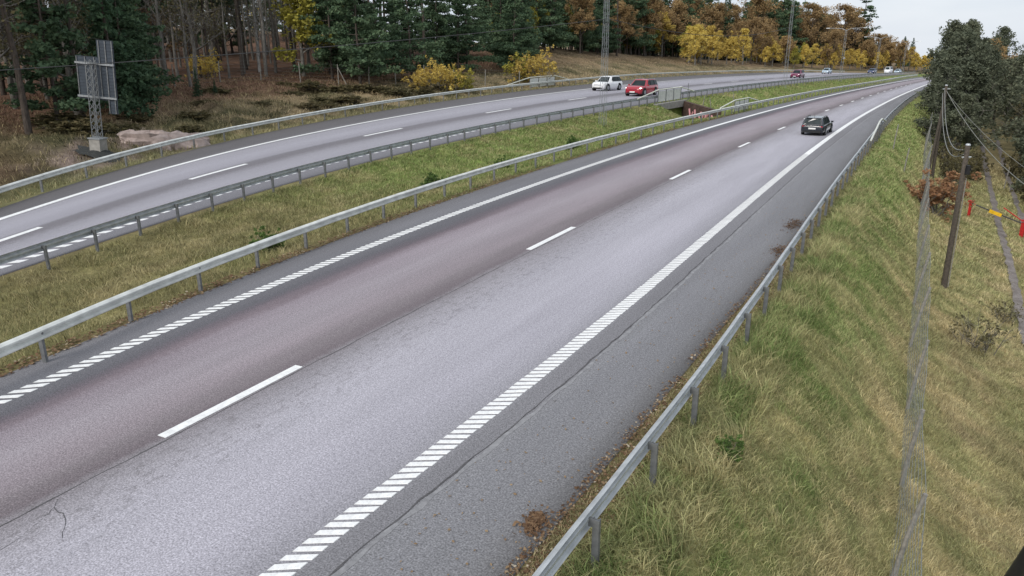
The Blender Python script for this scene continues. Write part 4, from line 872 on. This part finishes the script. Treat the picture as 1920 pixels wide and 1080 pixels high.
def scatter(n, b0, b1, d0, d1, u0, u1, mix, smin, smax, mind, where):
    """n trees between two bearings (x/y), d0..d1 metres beyond the far guard rail"""
    k = 0; tries = 0
    while k < n and tries < n*400:
        tries += 1; u = trnd.uniform(u0, u1); v = float(V('ffrail', u))+d0+(d1-d0)*trnd.random(); x, y = XY(u, v); x, y = float(x), float(y)
        if y < 20 or not b0 < x/y < b1 or any((x-a)**2+(y-c)**2 < mind*mind for a, c in placed): continue
        placed.append((x, y)); r = trnd.random(); acc = 0
        for key, p in mix:
            acc += p
            if r < acc: break
        tree(key, x, y, trnd.uniform(smin, smax), KIND[key]+' '+where, KIND[key]+'s '+where); k += 1
W1 = 'in the open wood left of the sign'; W2 = 'right behind the road sign'; W3 = 'in the trunk rows behind the thin wooden fence'; W4 = 'deep in the dark forest behind the fence'
W5 = 'crowding the yellow bushes at the forest edge'; W6 = 'on the crest of the brown bank above the white hatchback'; W7 = 'on the high bank beyond the red car'; W8 = 'lining the bank beside the maroon car'; W9 = 'at the end of the bank beside the white van'; W10 = 'on the wooded hill rising behind the yellow trees'
scatter(40, -.78, -.56, 11, 34, -25, 45, [('bare', .42), ('pine', .30), ('thin', .28)], .85, 1.2, 1.5, W1)
scatter(9, -.60, -.485, 11, 22, 10, 50, [('pinelow', .75), ('spruce', .25)], .8, 1.1, 2.3, W2)
scatter(104, -.56, -.15, 20, 46, 10, 100, [('pine', .30), ('bare', .50), ('birch', .07), ('thin', .13)], .85, 1.2, 1.5, W3)
scatter(80, -.76, -.08, 44, 95, -20, 130, [('pine', .46), ('bare', .14), ('pinelow', .40)], 1.0, 1.35, 2.0, W4)
scatter(26, -.24, .015, 9, 30, 50, 120, [('pinelow', .88), ('pine', .12)], .9, 1.25, 2.4, W5)
scatter(58, -.03, .155, 20, 62, 70, 190, [('pinelow', .52), ('pine', .18), ('oak', .12), ('olive', .18)], 1.2, 1.7, 2.6, W6)
scatter(62, .13, .30, 26, 70, 90, 260, [('pinelow', .30), ('yellow', .22), ('olive', .18), ('oak', .30)], 1.4, 2.0, 2.8, W7)
scatter(60, .22, .46, 10, 42, 130, 330, [('yellow', .68), ('olive', .16), ('oak', .14), ('pinelow', .02)], 1.15, 1.7, 2.8, W8)
scatter(46, .40, .57, 6, 32, 220, 430, [('yellow', .74), ('olive', .14), ('oak', .12)], 1.1, 1.5, 3, W9)
scatter(80, .05, .47, 45, 110, 150, 400, [('oak', .34), ('pinelow', .46), ('spruce', .20)], 1.9, 2.6, 3.2, W10)
scatter(60, .30, .49, 34, 85, 190, 420, [('oak', .40), ('pinelow', .35), ('spruce', .25)], 1.9, 2.6, 4, W10)
scatter(30, .43, .57, 34, 90, 240, 480, [('spruce', .75), ('oak', .25)], 1.1, 1.5, 4, W10)
# single trees and shrubs that stand out
def single(key, b, y, s, label, group=None, i=None): return tree(key, b*y, y, s, label, group, 0.0, i)
single('pine', .5475, 330, 1.05, 'lone tall pine standing against the pale sky beyond the road bend', None, 1)
single('yellowbush', -.118, 84, .95, 'golden yellow bush at the fence behind the far guard rail, left of a pair', 'yellow bushes at the fence', 0)
single('yellowbush', -.086, 86, 1.15, 'bright yellow bush between the dark pines and the far guard rail')
single('olivebush', -.066, 87, .95, 'yellow green bush growing into the bright yellow bush')
single('yellowbush', .026, 105, 1.55, 'tall golden bush behind the bridge parapet on the forest side')
single('olivebush', .012, 106, 1.3, 'yellow green bush leaning beside the tall golden bush')
single('olive', -.268, 88, 1.7, 'yellow green crowned tree above the trunk rows of the forest')
single('oak', -.462, 84, 1.2, 'orange leaved tree among the trunks right of the sign')
single('yellowbush', -.492, 69, .9, 'orange yellow bush at the forest edge right behind the sign')
single('yellowbush', -.393, 80, .95, 'small lemon yellow bush by a fence post in the forest edge')
single('spruce', -.408, 67, .22, 'young bright green spruce in the heather before the fence')
single('spruce', -.385, 68.5, .17, 'small green spruce seedling beside the young spruce')
single('twigbush', .5715, 40.5, .6, 'dull twiggy shrub at the foot of the far telephone pole')
single('rustbush', .571, 36.5, 1.0, 'rust coloured shrub between the fence and the dark telephone pole')
for b, y, s, lab in ((.668, 20.5, .75, 'bare purple twigged shrub in the dry grass below the track'), (.70, 24, .6, 'small bare twigged shrub at the edge of the track')): single('twigbush', b, y, s, lab)
for u, v, s, lab in ((9.9, 1.75, .28, 'broad leaved green weed growing behind the hard shoulder rail'), (15.4, 16.4, .62, 'dark green leafy weed by the rail at the left of the median'), (27, 18.5, .55, 'low green weed in the middle of the median'), (33, 18.2, .6, 'bushy green weed against the median rail'), (42, 18.4, .7, 'leafy green clump behind the median rail')):
    x, y = XY(u, v); tree('greenbush', float(x), float(y), s, lab)
hr = random.Random(9)
for k in range(34):
    u_ = hr.uniform(24, 74); d_ = hr.uniform(4, 17); x_, y_ = XY(u_, float(V('ffrail', u_))+d_)
    o_ = tree('darkbush', float(x_), float(y_), hr.uniform(.6, 1.3), 'low brown heather clump on the bank between the rail and the fence', 'heather clumps on the bank'); o_.scale = (o_.scale[0]*1.7, o_.scale[1]*1.7, o_.scale[2]*.55)
# right hand wood beside the track
def rtree(key, u, v, s, label=None, group=None, i=None): x, y = XY(u, v); return tree(key, float(x), float(y), s, label, group, -.1, i)
for u, v, s in [(67, -2.9, .62), (71, -2.9, .76), (75, -2.3, .70), (79, -2.9, .9), (84, -2.2, .86), (88, -2.5, .98), (93, -2.7, .98), (98, -2.9, 1.0), (104, -3.3, 1.02), (111, -3.5, 1.04), (118, -3.8, 1.0), (127, -4.3, 1.06), (136, -4.6, 1.0), (148, -6.2, 1.05), (160, -6.0, 1.0), (175, -7.4, 1.02), (190, -9, 1.0), (70, -1.6, .55), (106, -2.2, .9), (84, -4.4, .85), (92, -4.8, .92), (101, -5.2, .95), (116, -6.0, 1.0), (122, -7.6, .95), (135, -7.4, 1.05), (150, -9, 1.1), (168, -10.5, 1.15), (185, -12.5, 1.2), (205, -14, 1.25)]:
    rtree('broad', u, v, s*1.04, 'dense dark green leafy tree between the motorway slope and the dirt track', 'green trees between slope and track')
for u, v, s in [(57, -8.4, .72), (54, -10.4, .9), (60, -9.6, .9), (64, -8.6, .85), (66, -11.4, 1.0), (70, -10, .95), (75, -10.2, .95), (78, -11.5, 1.02), (83, -11.2, 1.0), (89, -11.2, 1.02), (95, -12, 1.0), (101, -11.6, 1.0), (60, -13.5, 1.0), (70, -15, 1.05), (110, -12, 1.0), (50, -12.6, .9), (118, -10.6, 1.0), (130, -12, 1.05), (142, -11, 1.0), (158, -13, 1.05), (66, -8.5, .8), (72, -8.8, .85), (78, -9.2, .88), (86, -9.8, .92), (94, -10.3, .95), (104, -10.2, .95), (63, -7.9, .6), (58, -9.0, .8), (112, -9.6, .95), (46, -10.5, .7), (52, -16, 1.0), (50, -8.6, .6), (53, -8.9, .7), (48, -9.4, .65), (56, -10, .8)]:
    rtree('broad', u, v, s*1.04, 'dense dark green leafy tree on the far side of the dirt track', 'green trees beyond the track')
rtree('oak', 124, -9.0, 1.0, 'tall orange brown tree at the end of the dirt track among green trees', None, 1)
rtree('oak', 140, -8.2, 1.08, 'dull orange tree behind the green trees at the track end', None, 2)
rtree('thin', 76, -7.9, .72, 'thin yellowing tree at the edge of the dirt track')
rtree('pine', 230, -14.5, 1.05, 'pine top rising above the green trees by the track', None, 0)
for u, v, q in ((60, -2.7, 1.0), (62, -3.4, 1.1), (65, -2.2, 1.0), (57, -2.4, .8), (66, -4.1, .9), (55, -7.6, .9), (58, -7.4, 1.0), (52, -8.0, .9), (62, -7.2, .9), (48, -7.9, .8), (69, -7.4, 1.0)): rtree('scrub', u, v, q, 'dull brown scrub at the foot of the green trees by the dirt track', 'brown scrub under the green trees')
rtree('twigbush', 64, -2.6, 1.3, 'brown twiggy bush below the dark trees by the far telephone pole')
rtree('twigbush', 52, -2.2, .9, 'small brown bush between the fence and the far telephone pole')

# ---------------------------------------------------------------- grass and leaf litter
def grass(name, kind, u0, u1, fr0, fr1, n, h0, h1, wid, seed, label, upow=1.0):
    """blades over a band; fr in metres outside the asphalt edge (or 0..1 across the median)"""
    rs = np.random.RandomState(seed); u = u0+(u1-u0)*rs.rand(n)**upow; f = fr0+(fr1-fr0)*rs.rand(n)
    if kind == 'right': v = V('rasph', u)-f
    elif kind == 'left': v = V('ffasph', u)+f
    else: v = V('lasph', u)*(1-f)+V('fnasph', u)*f
    if kind == 'right':
        r0 = np.interp(u, TU, TV); w0 = .22+.05*rs.rand(n); keep = (np.abs(v-r0) > w0) & (np.abs(v-r0+1.15+.004*u) > w0*.9) | (u > 112); u, v, f = u[keep], v[keep], f[keep]; n = len(u)
    x, y = XY(u, v); z = ground_z(x, y)
    c = zone_tint(kind, x, y, u, f)*(1.95 if kind == 'right' else 1.6 if kind == 'median' else 1.7); c = c*.74+c.mean(1)[:, None]*.26*np.array([1.06, 1.03, .80])
    rv = rs.rand(n); c = c*(.5+1.0*rv)[:, None]; dry = (rs.rand(n) < .22)[:, None]; c = np.where(dry, c*.4+np.array([.40, .33, .18])*.75, c)
    clump = fbm(x*1.6, y*1.6, seed+5); far = np.clip(np.hypot(x, y)/22, .8, 3.2)
    h = (h0+(h1-h0)*rs.rand(n))*(.45+1.15*clump); wv = wid*(.6+.8*rs.rand(n))*far
    a = rs.uniform(0, 6.283, n); sd = np.stack([np.cos(a), np.sin(a), np.zeros(n)], 1)
    wind = fbm(x*.8, y*.8, seed+9)*6.283*1.5; la = wind+rs.normal(size=n)*1.5; ln = np.stack([np.cos(la), np.sin(la), np.zeros(n)], 1)*(h*(.35+.75*rs.rand(n)))[:, None]
    b = np.stack([x, y, z-.03], 1); up = np.array([0, 0, 1.0])
    p1 = b-sd*(wv/2)[:, None]; p2 = b+sd*(wv/2)[:, None]; m = b+ln*.35+up*(h*.62)[:, None]; p3 = m+sd*(wv*.42)[:, None]; p4 = m-sd*(wv*.42)[:, None]
    t5 = b+ln+up*(h*.86)[:, None]
    verts = np.stack([p1, p2, p3, p4, t5], 1).reshape(-1, 3); i0 = np.arange(n)*5
    tri = np.concatenate([np.stack([i0, i0+1, i0+2], 1), np.stack([i0, i0+2, i0+3], 1), np.stack([i0+3, i0+2, i0+4], 1)])
    me = npmesh(name, verts, tri, 'blade', {'tint': np.repeat(c, 5, 0)}); o = obj(name, me); return tag(o, label, 'grass', None, 'stuff')
t_ = NT('blade', 0.8, 0, 0.15); a_ = t_.n('Attribute', attribute_name='tint'); t_.col(a_.outputs['Color'])
tr = t_.n('BsdfTranslucent'); t_.l(a_.outputs['Color'], tr.inputs[0]); ms = t_.n('MixShader'); ms.inputs[0].default_value = .25
t_.l(t_.b.outputs[0], ms.inputs[1]); t_.l(tr.outputs[0], ms.inputs[2]); t_.l(ms.outputs[0], t_.t.nodes['Material Output'].inputs[0]); M['blade'] = t_.m
grass('slope_grass', 'right', 5, 30, .35, 6.5, 330000, .05, .18, .010, 1, 'long green and straw coloured grass on the slope beside the rail', 1.35)
grass('verge_grass', 'right', 4, 40, .05, .6, 24000, .05, .16, .009, 9, 'short green grass between hard shoulder and rail', 1.5)
grass('verge_grass', 'right', 4, 45, .62, 1.5, 26000, .16, .40, .011, 8, 'tall grass growing up against the back of the hard shoulder rail', 1.5)
grass('slope_grass', 'right', 30, 110, .3, 7.0, 130000, .08, .22, .013, 2, 'green grass on the slope farther along the rail', 1.5)
grass('field_grass', 'right', 12, 75, 6.0, 12.0, 110000, .07, .24, .014, 3, 'dry grass around the dirt track', 1.4)
grass('median_grass', 'median', 3, 70, .05, .95, 150000, .08, .22, .013, 4, 'olive and green grass covering the median', 1.1)
grass('median_grass', 'median', 70, 190, .04, .96, 30000, .10, .26, .016, 5, 'green grass on the far end of the median', 1.2)
grass('bank_grass', 'left', 10, 130, .5, 24, 110000, .10, .34, .014, 6, 'heather, dry grass and brown bracken on the bank below the forest', 1.0)
grass('bank_grass', 'left', 130, 260, .5, 22, 30000, .10, .34, .014, 7, 'dry brown grass on the far bank under the yellow trees', 1.0)
def litter(name, kind, u0, u1, f0, f1, n, size, seed, label, pale=0.0):
    rs = np.random.RandomState(seed); u = u0+(u1-u0)*rs.rand(n)**1.3; f = f0+(f1-f0)*rs.beta(1.4, 1.4, n)
    gp = vnoise(u*1.1, f*0+3.0, seed); u = u[gp > .12]; f = f[gp > .12]; n = len(u)
    v = V('rasph', u)-f if kind == 'right' else V('lasph', u)+f
    x, y = XY(u, v); z = np.maximum(ground_z(x, y), np.where(f < 0, zn(u), -99))+.018+.03*rs.rand(n)*(f > 0)
    c = np.stack([x, y, z], 1); a = rs.uniform(0, 6.283, n); s = size*(.5+rs.rand(n))
    d1 = np.stack([np.cos(a), np.sin(a), rs.normal(size=n)*.25], 1)*s[:, None]; d2 = np.stack([-np.sin(a), np.cos(a), rs.normal(size=n)*.25], 1)*(s*.65)[:, None]
    verts = np.stack([c-d1, c-d2, c+d1, c+d2], 1).reshape(-1, 3)
    return tag(obj(name, npmesh(name, verts, np.arange(len(verts)).reshape(-1, 4), 'leaf_litter', {'shade': np.repeat(pale+(1-pale)*rs.rand(n), 4)})), label, 'leaves', None, 'stuff')
litter('fallen_leaves', 'right', 5.5, 60, -.12, .55, 17000, .022, 21, 'brown fallen leaves drifted along the hard shoulder edge')
litter('fallen_leaves', 'right', 5.5, 32, -1.6, .0, 420, .02, 22, 'single pale leaves scattered over the hard shoulder', .8)
litter('fallen_leaves', 'median', 5, 70, -.1, .45, 8000, .03, 23, 'brown fallen leaves along the foot of the median guard rail')

def pile(u, v, ru, rv, n, seed, label):
    rs = np.random.RandomState(seed); uu = u+rs.normal(size=n)*ru; vv = v+rs.normal(size=n)*rv+.3*(uu-u)*0; x, y = XY(uu, vv); z = np.maximum(ground_z(x, y), zn(uu))+.012+.03*rs.rand(n)
    c = np.stack([x, y, z], 1); a = rs.uniform(0, 6.283, n); s = .026*(.5+rs.rand(n)); d1 = np.stack([np.cos(a), np.sin(a), rs.normal(size=n)*.3], 1)*s[:, None]; d2 = np.stack([-np.sin(a), np.cos(a), rs.normal(size=n)*.3], 1)*(s*.65)[:, None]
    vts = np.stack([c-d1, c-d2, c+d1, c+d2], 1).reshape(-1, 3); tag(obj('leaf_pile', npmesh('leaf_pile', vts, np.arange(len(vts)).reshape(-1, 4), 'leaf_litter', {'shade': np.repeat(rs.rand(n)*.55, 4)})), label, 'leaves', None, 'stuff')
pile(7.0, 3.42, .13, .07, 330, 51, 'pile of reddish fallen leaves on the asphalt edge by the rail')
pile(25.5, 3.15, .5, .14, 420, 52, 'brown leaves and debris lying on the hard shoulder')
pile(21.8, 3.0, .3, .10, 260, 53, 'small drift of dry leaves beside the rail on the hard shoulder')
